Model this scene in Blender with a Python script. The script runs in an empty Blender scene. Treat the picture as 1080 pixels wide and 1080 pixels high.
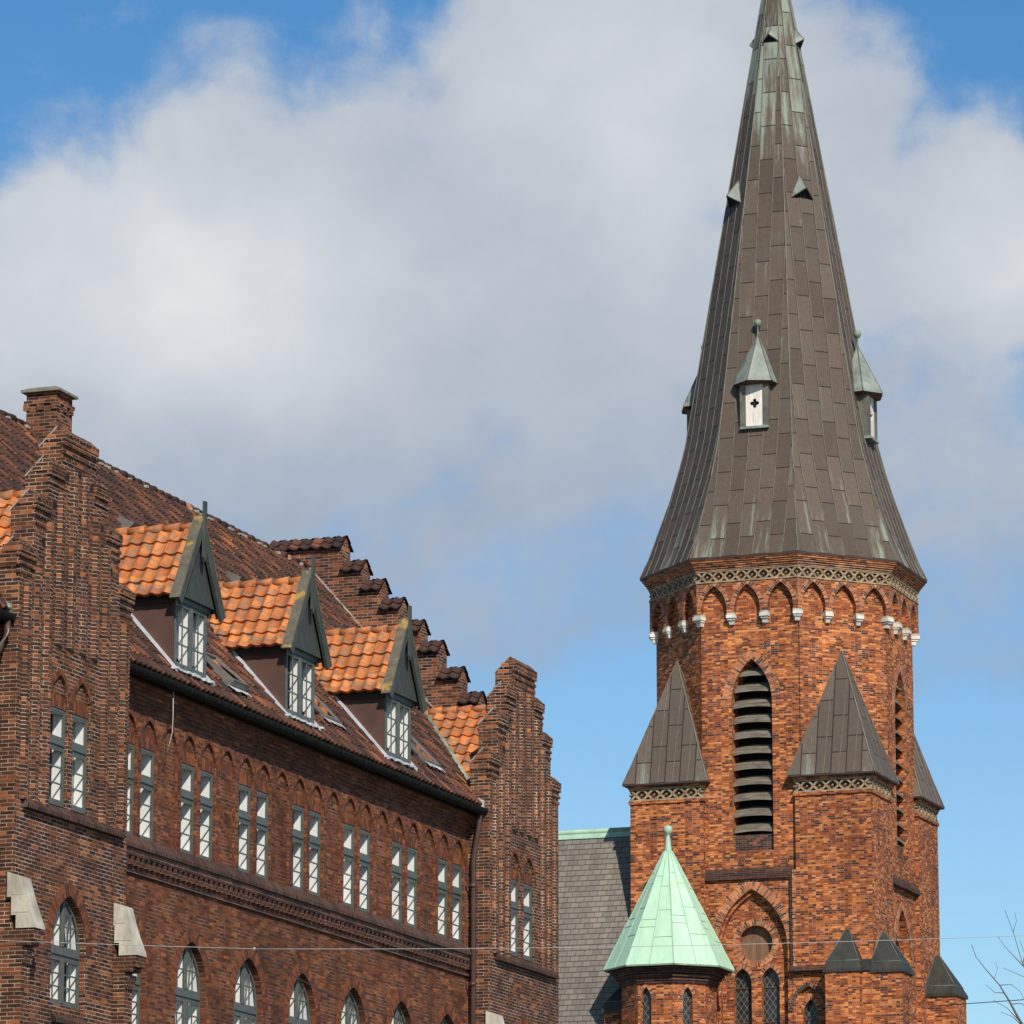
import bpy, bmesh, math, random
from math import sin, cos, tan, pi, radians, atan2, sqrt
from mathutils import Vector, Matrix
from mathutils.geometry import tessellate_polygon
random.seed(7)
SC = bpy.context.scene
COL = SC.collection

# ------------------------------------------------------------------ camera, sky, sun, exposure
cam_d = bpy.data.cameras.new("camera")
cam_d.sensor_width = 36.0
cam_d.lens = 160.0
cam_d.clip_start = 0.5
cam_d.clip_end = 6000
cam = bpy.data.objects.new("camera", cam_d)
COL.objects.link(cam)
cam.location = (0, 0, 1.7)
cam.rotation_euler = (radians(90 + 12.225), 0, 0)
SC.camera = cam

SUN_AZ, SUN_EL = 16.0, 37.0           # degrees to the right of straight behind the camera
to_sun = Vector((sin(radians(SUN_AZ)) * cos(radians(SUN_EL)), -cos(radians(SUN_AZ)) * cos(radians(SUN_EL)), sin(radians(SUN_EL))))
sl = bpy.data.lights.new("sun", 'SUN')
sl.energy = 4.8
sl.angle = radians(0.5)
sl.color = (1.0, 0.925, 0.81)
so = bpy.data.objects.new("sun", sl)
COL.objects.link(so)
so.location = (30, -20, 80)
so.rotation_euler = (-to_sun).to_track_quat('-Z', 'Y').to_euler()

world = bpy.data.worlds.new("World")
SC.world = world
world.use_nodes = True
WT = world.node_tree
WT.nodes.clear()
SC.view_settings.view_transform = 'Standard'
SC.view_settings.look = 'None'
SC.view_settings.exposure = 0.0
SC.view_settings.gamma = 1.0
SC.view_settings.use_curve_mapping = False


class NT:
    """small helper for wiring shader nodes"""
    def __init__(s, tree): s.t = tree
    def new(s, typ, **kw):
        n = s.t.nodes.new(typ)
        for k, v in kw.items(): setattr(n, k, v)
        return n
    def link(s, a, b): s.t.links.new(a, b)
    def put(s, sock, v):
        if isinstance(v, bpy.types.NodeSocket): s.link(v, sock)
        elif v is not None:
            if sock.type == 'RGBA' and not isinstance(v, (int, float)) and len(v) == 3: v = (*v, 1)
            sock.default_value = v
    def math(s, op, a, b=None, c=None, clamp=False):
        n = s.new('ShaderNodeMath', operation=op, use_clamp=clamp)
        for i, v in enumerate((a, b, c)): s.put(n.inputs[i], v)
        return n.outputs[0]
    def mix(s, f, a, b, blend='MIX'):
        n = s.new('ShaderNodeMix', data_type='RGBA', blend_type=blend)
        s.put(n.inputs[0], f); s.put(n.inputs[6], a); s.put(n.inputs[7], b)
        return n.outputs[2]
    def ramp(s, f, stops, interp='LINEAR'):
        n = s.new('ShaderNodeValToRGB')
        n.color_ramp.interpolation = interp
        els = n.color_ramp.elements
        while len(els) < len(stops): els.new(0.5)
        for e, (p, c) in zip(els, stops):
            e.position = p
            e.color = (*c, 1) if not isinstance(c, (int, float)) else (c, c, c, 1)
        s.put(n.inputs[0], f)
        return n.outputs[0]
    def noise(s, vec, scale, detail=4, rough=0.55, dist=0.0):
        n = s.new('ShaderNodeTexNoise')
        if vec is not None: s.link(vec, n.inputs['Vector'])
        n.inputs['Scale'].default_value = scale
        n.inputs['Detail'].default_value = detail
        n.inputs['Roughness'].default_value = rough
        n.inputs['Distortion'].default_value = dist
        return n.outputs[0]
    def mapping(s, vec, scale=(1, 1, 1), loc=(0, 0, 0)):
        n = s.new('ShaderNodeMapping')
        s.link(vec, n.inputs[0])
        n.inputs['Scale'].default_value = scale
        n.inputs['Location'].default_value = loc
        return n.outputs[0]
    def rng(s, v, a, b, c=0.0, d=1.0, smooth=True):
        n = s.new('ShaderNodeMapRange', interpolation_type='SMOOTHSTEP' if smooth else 'LINEAR')
        s.put(n.inputs[0], v)
        for i, q in enumerate((a, b, c, d)): n.inputs[i + 1].default_value = q
        return n.outputs[0]


SKY = 0.1


def build_sky():
    w = NT(WT)
    out = w.new('ShaderNodeOutputWorld')
    bg = w.new('ShaderNodeBackground')
    bg.inputs['Strength'].default_value = SKY
    sky = w.new('ShaderNodeTexSky', sky_type='NISHITA')
    sky.sun_disc = False
    sky.sun_elevation = radians(SUN_EL)
    sky.sun_rotation = radians(180 - SUN_AZ)
    sky.altitude = 50
    sky.air_density = 1.0
    sky.dust_density = 0.3
    sky.ozone_density = 3.0
    tc = w.new('ShaderNodeTexCoord')
    d = tc.outputs['Generated']
    sep = w.new('ShaderNodeSeparateXYZ'); w.link(d, sep.inputs[0])
    az = w.math('MULTIPLY', w.math('ARCTAN2', sep.outputs[0], sep.outputs[1]), 57.2958)
    el = w.math('MULTIPLY', w.math('ARCSINE', sep.outputs[2]), 57.2958)
    cv = w.new('ShaderNodeCombineXYZ'); w.put(cv.inputs[0], az); w.put(cv.inputs[1], el)
    v = cv.outputs[0]                                   # sky direction in degrees
    def warped(vec, scale, amt, detail):
        wn = w.new('ShaderNodeTexNoise'); w.link(vec, wn.inputs['Vector'])
        wn.inputs['Scale'].default_value = scale; wn.inputs['Detail'].default_value = detail
        sub = w.new('ShaderNodeVectorMath', operation='SUBTRACT')
        w.link(wn.outputs['Color'], sub.inputs[0]); sub.inputs[1].default_value = (.5, .5, .5)
        ma = w.new('ShaderNodeVectorMath', operation='MULTIPLY_ADD')
        w.link(sub.outputs[0], ma.inputs[0]); ma.inputs[1].default_value = (amt, amt * .8, 0); w.link(vec, ma.inputs[2])
        return ma.outputs[0]
    wv = warped(v, 0.33, 3.0, 3)
    puff = w.noise(warped(v, 0.8, 1.0, 3), 0.62, 9, 0.60)      # billows
    wisp = w.noise(w.mapping(wv, (0.7, 1.1, 1), (5, 2, 0)), 1.5, 8, 0.65)
    big = w.noise(w.mapping(v, (0.05, 0.09, 1), (3.1, 1.7, 0)), 1.0, 4, 0.55)
    # cloud masses: azimuth, elevation, radii (degrees), weight
    blobs = [(-2.6, 14.5, 5.4, 3.6, 1.0), (-5.6, 14.2, 2.6, 2.7, 1.0), (1.2, 17.0, 4.2, 2.7, 1.0), (-1.6, 12.6, 5.0, 2.2, .78), (1.2, 14.2, 3.4, 3.2, .9),
             (6.4, 15.6, 2.2, 1.9, 1.0), (5.3, 13.2, 2.9, 2.6, .70), (6.0, 11.4, 2.2, 2.0, .55), (4.2, 15.9, 1.5, 2.6, .8),
             (0.3, 11.2, 3.0, 1.5, .56), (-3.7, 12.2, 3.0, 1.1, .55), (5.9, 5.55, .5, .25, .95), (-9.5, 13.0, 3.0, 3.5, .9)]
    dens = None
    for (a, e, ra, re, wt) in blobs:
        mp = w.new('ShaderNodeVectorMath', operation='MULTIPLY_ADD')
        w.link(wv, mp.inputs[0]); mp.inputs[1].default_value = (1 / ra, 1 / re, 0); mp.inputs[2].default_value = (-a / ra, -e / re, 0)
        ln = w.new('ShaderNodeVectorMath', operation='LENGTH'); w.link(mp.outputs[0], ln.inputs[0])
        m = w.rng(ln.outputs['Value'], 1.2, 0.4, 0.0, wt)
        dens = m if dens is None else w.math('MAXIMUM', dens, m)
    far = w.math('MULTIPLY', w.rng(big, 0.55, 0.72), w.rng(w.math('ABSOLUTE', az), 9, 20))
    dens = w.math('MAXIMUM', dens, far)
    dens = w.math('ADD', dens, w.math('MULTIPLY', w.math('SUBTRACT', puff, 0.5), 1.1))
    dens = w.math('ADD', dens, w.math('MULTIPLY', w.math('SUBTRACT', wisp, 0.5), 0.35))
    # the upper billows have firm edges, the lower veil is thin
    soft = w.rng(el, 11.0, 15.5, 1.05, .74)
    alpha = w.math('MULTIPLY', w.rng(w.math('DIVIDE', dens, soft), 0.10, 0.92), .98)
    # bright crowns, greyer undersides, broken up by noise
    def soft_blob(a, e, ra, re):
        mp = w.new('ShaderNodeVectorMath', operation='MULTIPLY_ADD')
        w.link(wv, mp.inputs[0]); mp.inputs[1].default_value = (1 / ra, 1 / re, 0); mp.inputs[2].default_value = (-a / ra, -e / re, 0)
        ln = w.new('ShaderNodeVectorMath', operation='LENGTH'); w.link(mp.outputs[0], ln.inputs[0])
        return w.rng(ln.outputs['Value'], 1.15, 0.0, 0.0, 1.0)
    lit = w.noise(w.mapping(wv, (1, 1.2, 1), (0.25, -0.35, 0)), 0.30, 6, 0.55)
    sh = w.rng(el, 9.6, 15.0, 0.06, 0.50, False)
    sh = w.math('ADD', sh, w.math('MULTIPLY', soft_blob(-4.6, 14.9, 4.4, 2.6), .44))
    sh = w.math('ADD', sh, w.math('MULTIPLY', soft_blob(1.6, 17.2, 3.4, 2.2), .24))
    sh = w.math('ADD', sh, w.math('MULTIPLY', soft_blob(6.6, 15.6, 2.4, 2.0), .26))
    sh = w.math('ADD', sh, w.math('MULTIPLY', w.math('SUBTRACT', lit, 0.5), .62))
    sh = w.math('ADD', sh, w.math('MULTIPLY', w.math('SUBTRACT', puff, .5), .22))
    K = 1.0 / SKY
    cloud = w.ramp(sh, [(0.0, tuple(K * q for q in (.285, .355, .475))), (0.25, tuple(K * q for q in (.395, .455, .55))), (0.5, tuple(K * q for q in (.50, .55, .62))),
                        (0.75, tuple(K * q for q in (.63, .66, .70))), (1.0, tuple(K * q for q in (.79, .805, .82)))])
    band = w.rng(el, 20, 42, 1.0, .46)
    tint = w.mix(1.0, sky.outputs[0], w.ramp(w.rng(el, 4, 19, 0, 1, False), [(0, (.93, 1.09, 1.12)), (.5, (.77, 1.0, 1.13)), (1, (.48, .91, 1.14))]), 'MULTIPLY')
    kk = w.new('ShaderNodeVectorMath', operation='SCALE'); w.link(tint, kk.inputs[0]); w.link(w.math('MULTIPLY', band, .1 / SKY), kk.inputs['Scale'])
    tint = kk.outputs[0]
    col = w.mix(alpha, tint, cloud)
    w.link(col, bg.inputs[0]); w.link(bg.outputs[0], out.inputs[0])


build_sky()

# ------------------------------------------------------------------ materials
MATS = {}


def mat(name):
    m = bpy.data.materials.new(name)
    m.use_nodes = True
    m.node_tree.nodes.clear()
    n = NT(m.node_tree)
    out = n.new('ShaderNodeOutputMaterial')
    bs = n.new('ShaderNodeBsdfPrincipled')
    n.link(bs.outputs[0], out.inputs[0])
    MATS[name] = m
    return m, n, bs, out


def bump(n, bs, h, dist, strength=1.0):
    b = n.new('ShaderNodeBump')
    b.inputs['Strength'].default_value = strength
    b.inputs['Distance'].default_value = dist
    n.link(h, b.inputs['Height'])
    n.link(b.outputs[0], bs.inputs['Normal'])


def m_plain(name, col, rough=0.6, var=0.12, scale=6.0, metal=0.0, stretch=(1, 1, 1), spec=0.4, bmp=0.0):
    m, n, bs, _ = mat(name)
    tc = n.new('ShaderNodeTexCoord')
    v = n.mapping(tc.outputs['Object'], stretch)
    f = n.noise(v, scale, 6, 0.65)
    lo = [c * (1 - var * 2) for c in col]; hi = [min(1, c * (1 + var * 2)) for c in col]
    n.link(n.ramp(f, [(0.25, lo), (0.75, hi)]), bs.inputs['Base Color'])
    bs.inputs['Roughness'].default_value = rough
    bs.inputs['Metallic'].default_value = metal
    bs.inputs['Specular IOR Level'].default_value = spec
    if bmp: bump(n, bs, f, bmp)
    return m


def m_brick(name, stops, mortar, msize=0.0065, bw=0.24, rh=0.0667, patch=0.35, pscale=0.8, dirt=0.25, squash=1.0, mfade=None):
    m, n, bs, _ = mat(name)
    uv = n.new('ShaderNodeUVMap').outputs[0]
    b = n.new('ShaderNodeTexBrick')
    n.link(uv, b.inputs['Vector'])
    b.inputs['Color1'].default_value = (0, 0, 0, 1); b.inputs['Color2'].default_value = (1, 1, 1, 1)
    b.inputs['Mortar'].default_value = (.5, .5, .5, 1)
    b.inputs['Scale'].default_value = 1
    b.inputs['Mortar Size'].default_value = msize
    b.inputs['Mortar Smooth'].default_value = 0.25
    b.inputs['Brick Width'].default_value = bw
    b.inputs['Row Height'].default_value = rh
    b.offset = 0.5; b.squash = squash; b.squash_frequency = 2
    pn = n.noise(n.mapping(uv, (0.6, 1.3, 1)), pscale, 5, 0.65)
    t = n.math('ADD', b.outputs['Color'], n.math('MULTIPLY', n.math('SUBTRACT', pn, 0.5), patch * 2))
    c = n.ramp(t, stops)
    mn = n.noise(uv, 2.3, 4, 0.6)
    mc = n.mix(n.rng(mn, 0.35, 0.7), mfade or tuple(q * 0.45 for q in mortar), mortar)
    c = n.mix(b.outputs['Fac'], c, mc)
    dn = n.noise(n.mapping(uv, (1.0, 0.28, 1)), 0.9, 6, 0.65)
    c = n.mix(1.0, c, n.ramp(dn, [(0.3, 1 - dirt), (0.5, 1.0), (0.72, 1 + dirt * 0.6)]), 'MULTIPLY')
    c = n.mix(1.0, c, n.ramp(n.noise(n.mapping(uv, (1, .6, 1), (4, 9, 0)), .22, 4, .6), [(.3, .78), (.7, 1.2)]), 'MULTIPLY')
    sp = n.noise(uv, 30, 3, 0.7)
    c = n.mix(1.0, c, n.ramp(sp, [(0.3, .8), (0.7, 1.2)]), 'MULTIPLY')
    n.link(c, bs.inputs['Base Color'])
    bs.inputs['Roughness'].default_value = 0.82
    bs.inputs['Specular IOR Level'].default_value = 0.25
    h = n.math('ADD', n.math('MULTIPLY', n.math('SUBTRACT', 1.0, b.outputs['Fac']), 1.0), n.math('MULTIPLY', sp, 0.5))
    bump(n, bs, h, 0.012)
    return m


M_FAC = m_brick('red brown facade brick', [(0.0, (.070, .024, .014)), (0.3, (.118, .036, .017)), (0.62, (.165, .049, .020)), (0.9, (.21, .063, .023)), (1.0, (.34, .105, .034))],
                (.33, .24, .18), msize=0.006, patch=0.2, mfade=(.06, .035, .027))
M_GAB = m_brick('dark gable brick', [(0.0, (.030, .014, .010)), (0.35, (.070, .026, .015)), (0.65, (.115, .039, .019)), (0.9, (.18, .054, .022)), (1.0, (.36, .115, .036))],
                (.52, .41, .32), msize=0.0075, patch=0.25, mfade=(.18, .12, .085))
M_TOW = m_brick('orange red tower brick', [(0.0, (.055, .022, .015)), (0.14, (.13, .033, .016)), (0.34, (.24, .052, .016)), (0.62, (.38, .090, .020)), (0.84, (.55, .165, .036)), (1.0, (.66, .24, .08))],
                (.44, .31, .21), msize=0.0075, patch=0.40, pscale=1.0, dirt=0.34, squash=0.55, mfade=(.24, .13, .08))
M_TOWD = m_brick('weathered black brick', [(0.0, (.02, .014, .012)), (0.5, (.07, .035, .025)), (0.85, (.2, .06, .03)), (1.0, (.4, .13, .05))], (.42, .36, .3), patch=0.3)
M_VOUS = m_brick('orange arch brick', [(0.0, (.05, .022, .016)), (0.3, (.26, .07, .028)), (0.7, (.52, .16, .05)), (1.0, (.68, .26, .10))], (.5, .4, .31), msize=0.009, patch=0.2)
M_FVOUS = m_brick('facade arch brick', [(0.0, (.08, .026, .016)), (0.5, (.19, .05, .021)), (1.0, (.32, .09, .03))], (.20, .13, .09), msize=0.006, patch=0.15)
M_SILL = m_brick('dark sloping sill brick', [(0.0, (.022, .011, .009)), (0.6, (.055, .022, .016)), (1.0, (.11, .04, .024))], (.30, .22, .17), msize=0.007, bw=0.5, rh=0.0667, patch=0.15)
M_CHIM = m_brick('chimney brick', [(0.0, (.026, .013, .01)), (0.4, (.095, .030, .017)), (0.75, (.17, .048, .021)), (1.0, (.32, .10, .035))], (.40, .32, .25), msize=0.008, patch=0.25)
M_STONE = m_plain('pale limestone', (.44, .405, .34), 0.85, 0.3, 2.2, stretch=(1, 1, .5), bmp=0.015)
M_CORB = m_plain('white corbel stone', (.60, .57, .50), 0.8, 0.25, 3.0, bmp=0.01)
M_CONC = m_plain('grey mortar coping', (.33, .30, .26), 0.85, 0.2, 5.0, bmp=0.01)
M_CAPST = m_plain('mossy stone slab', (.19, .18, .145), .85, .25, 5.0, bmp=.01)
M_LEAD = m_plain('pale lead flashing', (.50, .52, .55), 0.5, 0.12, 4.0)
M_TERRA = m_plain('buff terracotta frieze', (.30, .225, .14), 0.75, 0.3, 5.0, bmp=0.01)
M_FRAME = m_plain('grey green window paint', (.10, .11, .10), 0.5, 0.12, 8.0)
M_DFRAME = m_plain('blue grey dormer window paint', (.098, .115, .11), 0.5, 0.12, 8.0)
M_WHITE = m_plain('white painted lining', (.92, .92, .89), 0.6, 0.05, 2.0)
M_GUT = m_plain('black painted gutter', (.011, .011, .010), 0.7, 0.15, 5.0, spec=.15)
M_PIPE = m_plain('brown downpipe paint', (.075, .042, .034), 0.4, 0.15, 3.0)
M_CHEEK = m_plain('brown painted cheek', (.085, .045, .033), 0.6, 0.12, 2.5)
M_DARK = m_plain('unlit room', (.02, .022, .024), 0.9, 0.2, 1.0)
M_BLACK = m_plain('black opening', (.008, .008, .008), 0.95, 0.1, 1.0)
M_WIRE = m_plain('steel cable', (.36, .36, .36), 0.4, 0.1, 1.0)
M_DWIRE = m_plain('black cable', (.03, .03, .03), 0.5, 0.1, 1.0)
M_BARK = m_plain('grey brown bark', (.11, .075, .06), 0.9, 0.25, 12.0)
M_OAK = m_plain('weathered oak board', (.33, .30, .255), 0.85, 0.32, 4.0, stretch=(1, 1, .25), bmp=0.01)
M_LOUV = m_plain('silvered louvre board', (.14, .118, .092), 0.85, 0.4, 5.0, stretch=(.35, 1, 3), bmp=0.015)
M_BOARD = m_plain('brown boarding', (.17, .095, .055), 0.8, 0.35, 7.0, stretch=(3.5, 3.5, .2), bmp=0.01)
M_DOOR = m_plain('pale bleached door', (.72, .66, .60), 0.8, 0.16, 6.0, stretch=(3, 3, .3), bmp=0.004)
M_SLATEC = m_plain('dark slate cap', (.036, .035, .030), 0.6, 0.3, 2.0, stretch=(1.5, 1.5, .5), bmp=0.01)


def m_gableboard():
    m, n, bs, _ = mat('green grey gable boarding')
    uv = n.new('ShaderNodeUVMap').outputs[0]
    f = n.noise(n.mapping(uv, (10, .8, 1)), 1.5, 5, 0.7)
    n.link(n.ramp(f, [(.25, (.022, .029, .027)), (.55, (.046, .057, .052)), (.8, (.08, .092, .084))]), bs.inputs['Base Color'])
    bs.inputs['Roughness'].default_value = .75
    wv = n.new('ShaderNodeTexWave', wave_type='BANDS', bands_direction='X')
    n.link(uv, wv.inputs['Vector']); wv.inputs['Scale'].default_value = 3.2
    bump(n, bs, wv.outputs['Fac'], 0.012)
    return m


M_GBOARD = m_gableboard()


def m_barge():
    m, n, bs, _ = mat('lichened bargeboard timber')
    tc = n.new('ShaderNodeTexCoord')
    v = tc.outputs['Object']
    f = n.noise(v, 5, 6, .7)
    c = n.ramp(f, [(.3, (.07, .066, .05)), (.6, (.13, .118, .085)), (.75, (.18, .155, .10))])
    y = n.noise(v, 2.4, 5, .65)
    c = n.mix(n.rng(y, .56, .66, 0, .75), c, (.42, .27, .055))
    n.link(c, bs.inputs['Base Color']); bs.inputs['Roughness'].default_value = .85
    bump(n, bs, f, .01)
    return m


M_BARGE = m_barge()


def m_tile(name, stops, pw, ph, lichen=None, moss=0.0, patch=.3, rough=.75):
    m, n, bs, _ = mat(name)
    uv = n.new('ShaderNodeUVMap').outputs[0]
    cell = n.new('ShaderNodeVectorMath', operation='FLOOR')
    n.link(n.mapping(uv, (1 / pw, 1 / ph, 1)), cell.inputs[0])
    wn = n.new('ShaderNodeTexWhiteNoise', noise_dimensions='2D'); n.link(cell.outputs[0], wn.inputs['Vector'])
    pn = n.noise(uv, 0.7, 4, .6)
    t = n.math('ADD', wn.outputs['Value'], n.math('MULTIPLY', n.math('SUBTRACT', pn, .5), patch * 2))
    c = n.ramp(t, stops)
    sp = n.noise(uv, 9, 5, .7)
    c = n.mix(1.0, c, n.ramp(sp, [(.3, .72), (.7, 1.25)]), 'MULTIPLY')
    if lichen:
        g = n.noise(uv, 5.5, 6, .7)
        c = n.mix(n.rng(g, .45, .62, 0, .85), c, (.19, .15, .11))
        y = n.noise(n.mapping(uv, (1, 1, 1), (7, 3, 0)), 4.2, 5, .6)
        c = n.mix(n.rng(y, .64, .70, 0, .8), c, (.50, .28, .03))
    n.link(c, bs.inputs['Base Color'])
    bs.inputs['Roughness'].default_value = rough
    bs.inputs['Specular IOR Level'].default_value = .3
    bump(n, bs, sp, .006)
    return m


M_PAN = m_tile('weathered dark pantile', [(0, (.028, .017, .014)), (.45, (.055, .028, .021)), (.75, (.09, .038, .025)), (.95, (.16, .058, .03)), (1, (.26, .085, .035))], .22, .33, patch=.22)
M_PANE = m_tile('red pantile edge', [(0, (.12, .045, .026)), (.5, (.30, .10, .045)), (1, (.46, .17, .07))], .22, .33)
M_ORA = m_tile('orange pantile', [(0, (.33, .095, .03)), (.5, (.50, .155, .042)), (1, (.62, .215, .065))], .27, .31, lichen=True, patch=.15)
M_CAPT = m_tile('dark coping pantile', [(0, (.028, .019, .017)), (.6, (.055, .029, .023)), (.92, (.11, .045, .03)), (1, (.2, .07, .038))], .28, .4, patch=.3)


def m_copper(name, base, green_top=None, green_low=None, amount=.2):
    """sheet copper: staggered panels, dark joints, verdigris runs"""
    m, n, bs, _ = mat(name)
    uv = n.new('ShaderNodeUVMap').outputs[0]
    sw = n.new('ShaderNodeSeparateXYZ'); n.link(uv, sw.inputs[0])
    cb = n.new('ShaderNodeCombineXYZ'); n.link(sw.outputs[1], cb.inputs[0]); n.link(sw.outputs[0], cb.inputs[1])
    b = n.new('ShaderNodeTexBrick'); n.link(cb.outputs[0], b.inputs['Vector'])
    b.inputs['Color1'].default_value = (0, 0, 0, 1); b.inputs['Color2'].default_value = (1, 1, 1, 1)
    b.inputs['Scale'].default_value = 1; b.inputs['Mortar Size'].default_value = .018; b.inputs['Mortar Smooth'].default_value = .2
    b.inputs['Brick Width'].default_value = 1.25; b.inputs['Row Height'].default_value = .5
    b.offset = .43
    pn = n.noise(uv, .8, 4, .6)
    k = [(0, .72), (.5, 1.0), (1, 1.22)]
    c = n.mix(1.0, base, n.ramp(n.math('ADD', n.math('MULTIPLY', b.outputs['Color'], .8), n.math('MULTIPLY', pn, .3)), k), 'MULTIPLY')
    fn = n.noise(uv, 7, 6, .7)
    c = n.mix(1.0, c, n.ramp(fn, [(.3, .85), (.7, 1.15)]), 'MULTIPLY')
    c = n.mix(n.rng(n.noise(uv, .5, 4, .6), .45, .7, 0, .4), c, (.10, .095, .075))
    streak = n.noise(n.mapping(uv, (3.2, .30, 1)), 1.0, 6, .7)
    tc = n.new('ShaderNodeTexCoord'); so_ = n.new('ShaderNodeSeparateXYZ'); n.link(tc.outputs['Object'], so_.inputs[0])
    z = so_.outputs[2]
    g = n.math('SUBTRACT', streak, .5 - amount + .30)
    if green_top: g = n.math('ADD', g, n.rng(z, green_top[0], green_top[1], 0, .27))
    if green_low: g = n.math('ADD', g, n.rng(z, green_low[1], green_low[0], 0, .17))
    pan = n.math('MULTIPLY', n.math('SUBTRACT', b.outputs['Color'], .5), .22)
    g = n.math('ADD', g, pan)
    c = n.mix(n.rng(g, 0.0, .2, 0, .8), c, (.27, .33, .265))
    c = n.mix(n.math('MULTIPLY', b.outputs['Fac'], .95), c, (.022, .018, .015))
    n.link(c, bs.inputs['Base Color'])
    bs.inputs['Roughness'].default_value = .62
    bs.inputs['Specular IOR Level'].default_value = .28
    h = n.math('ADD', n.math('MULTIPLY', b.outputs['Fac'], -1.0), n.math('MULTIPLY', n.noise(uv, 2.2, 3, .5), .8))
    bump(n, bs, h, .02)
    return m


M_COP = m_copper('brown spire copper', (.100, .073, .055), green_top=(42.5, 50), green_low=(31.3, 34.0), amount=.155)
M_TCOP = m_copper('brown turret copper', (.122, .092, .072), green_low=(24.1, 25.6), amount=.10)
M_SEAM = m_plain('oxidised seam', (.15, .125, .10), .5, .25, 3.0)
M_HIP = m_plain('verdigris hip roll', (.12, .115, .092), .55, .3, 2.0)
M_MINT0 = m_plain('green copper edge', (.33, .50, .38), .55, .12, 3.0)


def m_mint():
    m, n, bs, _ = mat('mint verdigris copper')
    uv = n.new('ShaderNodeUVMap').outputs[0]
    f = n.noise(n.mapping(uv, (2, .5, 1)), 1.6, 6, .65)
    c = n.ramp(f, [(.25, (.36, .56, .40)), (.5, (.44, .67, .49)), (.8, (.52, .73, .56))])
    y = n.noise(uv, 1.1, 4, .6)
    c = n.mix(n.rng(y, .5, .75, 0, .35), c, (.45, .58, .36))
    r = n.noise(n.mapping(uv, (5, .35, 1), (3, 1, 0)), 1.0, 6, .7)
    c = n.mix(n.rng(r, .52, .72, 0, .45), c, (.25, .36, .22))
    r2 = n.noise(n.mapping(uv, (4, .6, 1), (8, 4, 0)), 1.0, 6, .7)
    c = n.mix(n.rng(r2, .55, .75, 0, .4), c, (.60, .78, .63))
    n.link(c, bs.inputs['Base Color']); bs.inputs['Roughness'].default_value = .6
    bump(n, bs, n.noise(uv, 2.2, 4, .5), .03)
    return m


M_MINT = m_mint()


def m_slate():
    m, n, bs, _ = mat('grey nave slate')
    uv = n.new('ShaderNodeUVMap').outputs[0]
    b = n.new('ShaderNodeTexBrick'); n.link(uv, b.inputs['Vector'])
    b.inputs['Color1'].default_value = (0, 0, 0, 1); b.inputs['Color2'].default_value = (1, 1, 1, 1)
    b.inputs['Scale'].default_value = 1; b.inputs['Mortar Size'].default_value = .012; b.inputs['Mortar Smooth'].default_value = .2
    b.inputs['Brick Width'].default_value = .29; b.inputs['Row Height'].default_value = .2
    st = n.noise(n.mapping(uv, (2.2, .22, 1)), 1.0, 6, .7)
    t = n.math('ADD', n.math('MULTIPLY', b.outputs['Color'], .22), n.math('MULTIPLY', st, .85))
    c = n.ramp(t, [(.2, (.105, .092, .078)), (.45, (.16, .14, .118)), (.65, (.215, .185, .15)), (.9, (.29, .235, .18))])
    c = n.mix(n.math('MULTIPLY', b.outputs['Fac'], .5), c, (.05, .046, .042))
    n.link(c, bs.inputs['Base Color']); bs.inputs['Roughness'].default_value = .6
    bump(n, bs, n.math('SUBTRACT', n.noise(uv, 4, 4, .6), b.outputs['Fac']), .012)
    return m


M_SLATE = m_slate()


def m_glass():
    m, n, bs, out = mat('clear window glass')
    bs.inputs['Base Color'].default_value = (.02, .025, .03, 1)
    bs.inputs['Roughness'].default_value = .03
    bs.inputs['Specular IOR Level'].default_value = .7
    tr = n.new('ShaderNodeBsdfTransparent'); tr.inputs[0].default_value = (1, 1, 1, 1)
    mx = n.new('ShaderNodeMixShader')
    fr = n.new('ShaderNodeFresnel'); fr.inputs['IOR'].default_value = 1.25
    n.put(mx.inputs[0], n.math('ADD', n.math('MULTIPLY', fr.outputs[0], .25), .01, clamp=True))
    n.link(tr.outputs[0], mx.inputs[1]); n.link(bs.outputs[0], mx.inputs[2])
    n.link(mx.outputs[0], out.inputs[0])
    return m


M_GLASS = m_glass()


def m_leaded():
    m, n, bs, _ = mat('diamond leaded glass')
    uv = n.new('ShaderNodeUVMap').outputs[0]
    s = n.new('ShaderNodeSeparateXYZ'); n.link(uv, s.inputs[0])
    p = n.math('MULTIPLY', s.outputs[0], 5.2); q = n.math('MULTIPLY', s.outputs[1], 3.6)
    a = n.math('FRACT', n.math('ADD', p, q)); b = n.math('FRACT', n.math('SUBTRACT', p, q))
    la = n.math('LESS_THAN', a, .14); lb = n.math('LESS_THAN', b, .14)
    ln = n.math('MAXIMUM', la, lb)
    ps = n.noise(uv, 3, 3, .6)
    gc = n.ramp(ps, [(.3, (.012, .014, .015)), (.7, (.035, .038, .038))])
    n.link(n.mix(n.math('MULTIPLY', ln, .7), gc, (.17, .17, .155)), bs.inputs['Base Color'])
    bs.inputs['Roughness'].default_value = .3
    bump(n, bs, ps, .02)
    return m


M_LEADED = m_leaded()


def m_sky_pane():
    m, n, bs, _ = mat('roof window glass')
    bs.inputs['Base Color'].default_value = (.32, .36, .42, 1)
    bs.inputs['Roughness'].default_value = .06
    bs.inputs['Metallic'].default_value = 1.0
    return m


M_RPANE = m_sky_pane()
M_ZINC = m_plain('grey roof window metal', (.20, .185, .165), .45, .15, 4.0, metal=.3)

# ------------------------------------------------------------------ mesh helpers


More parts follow.
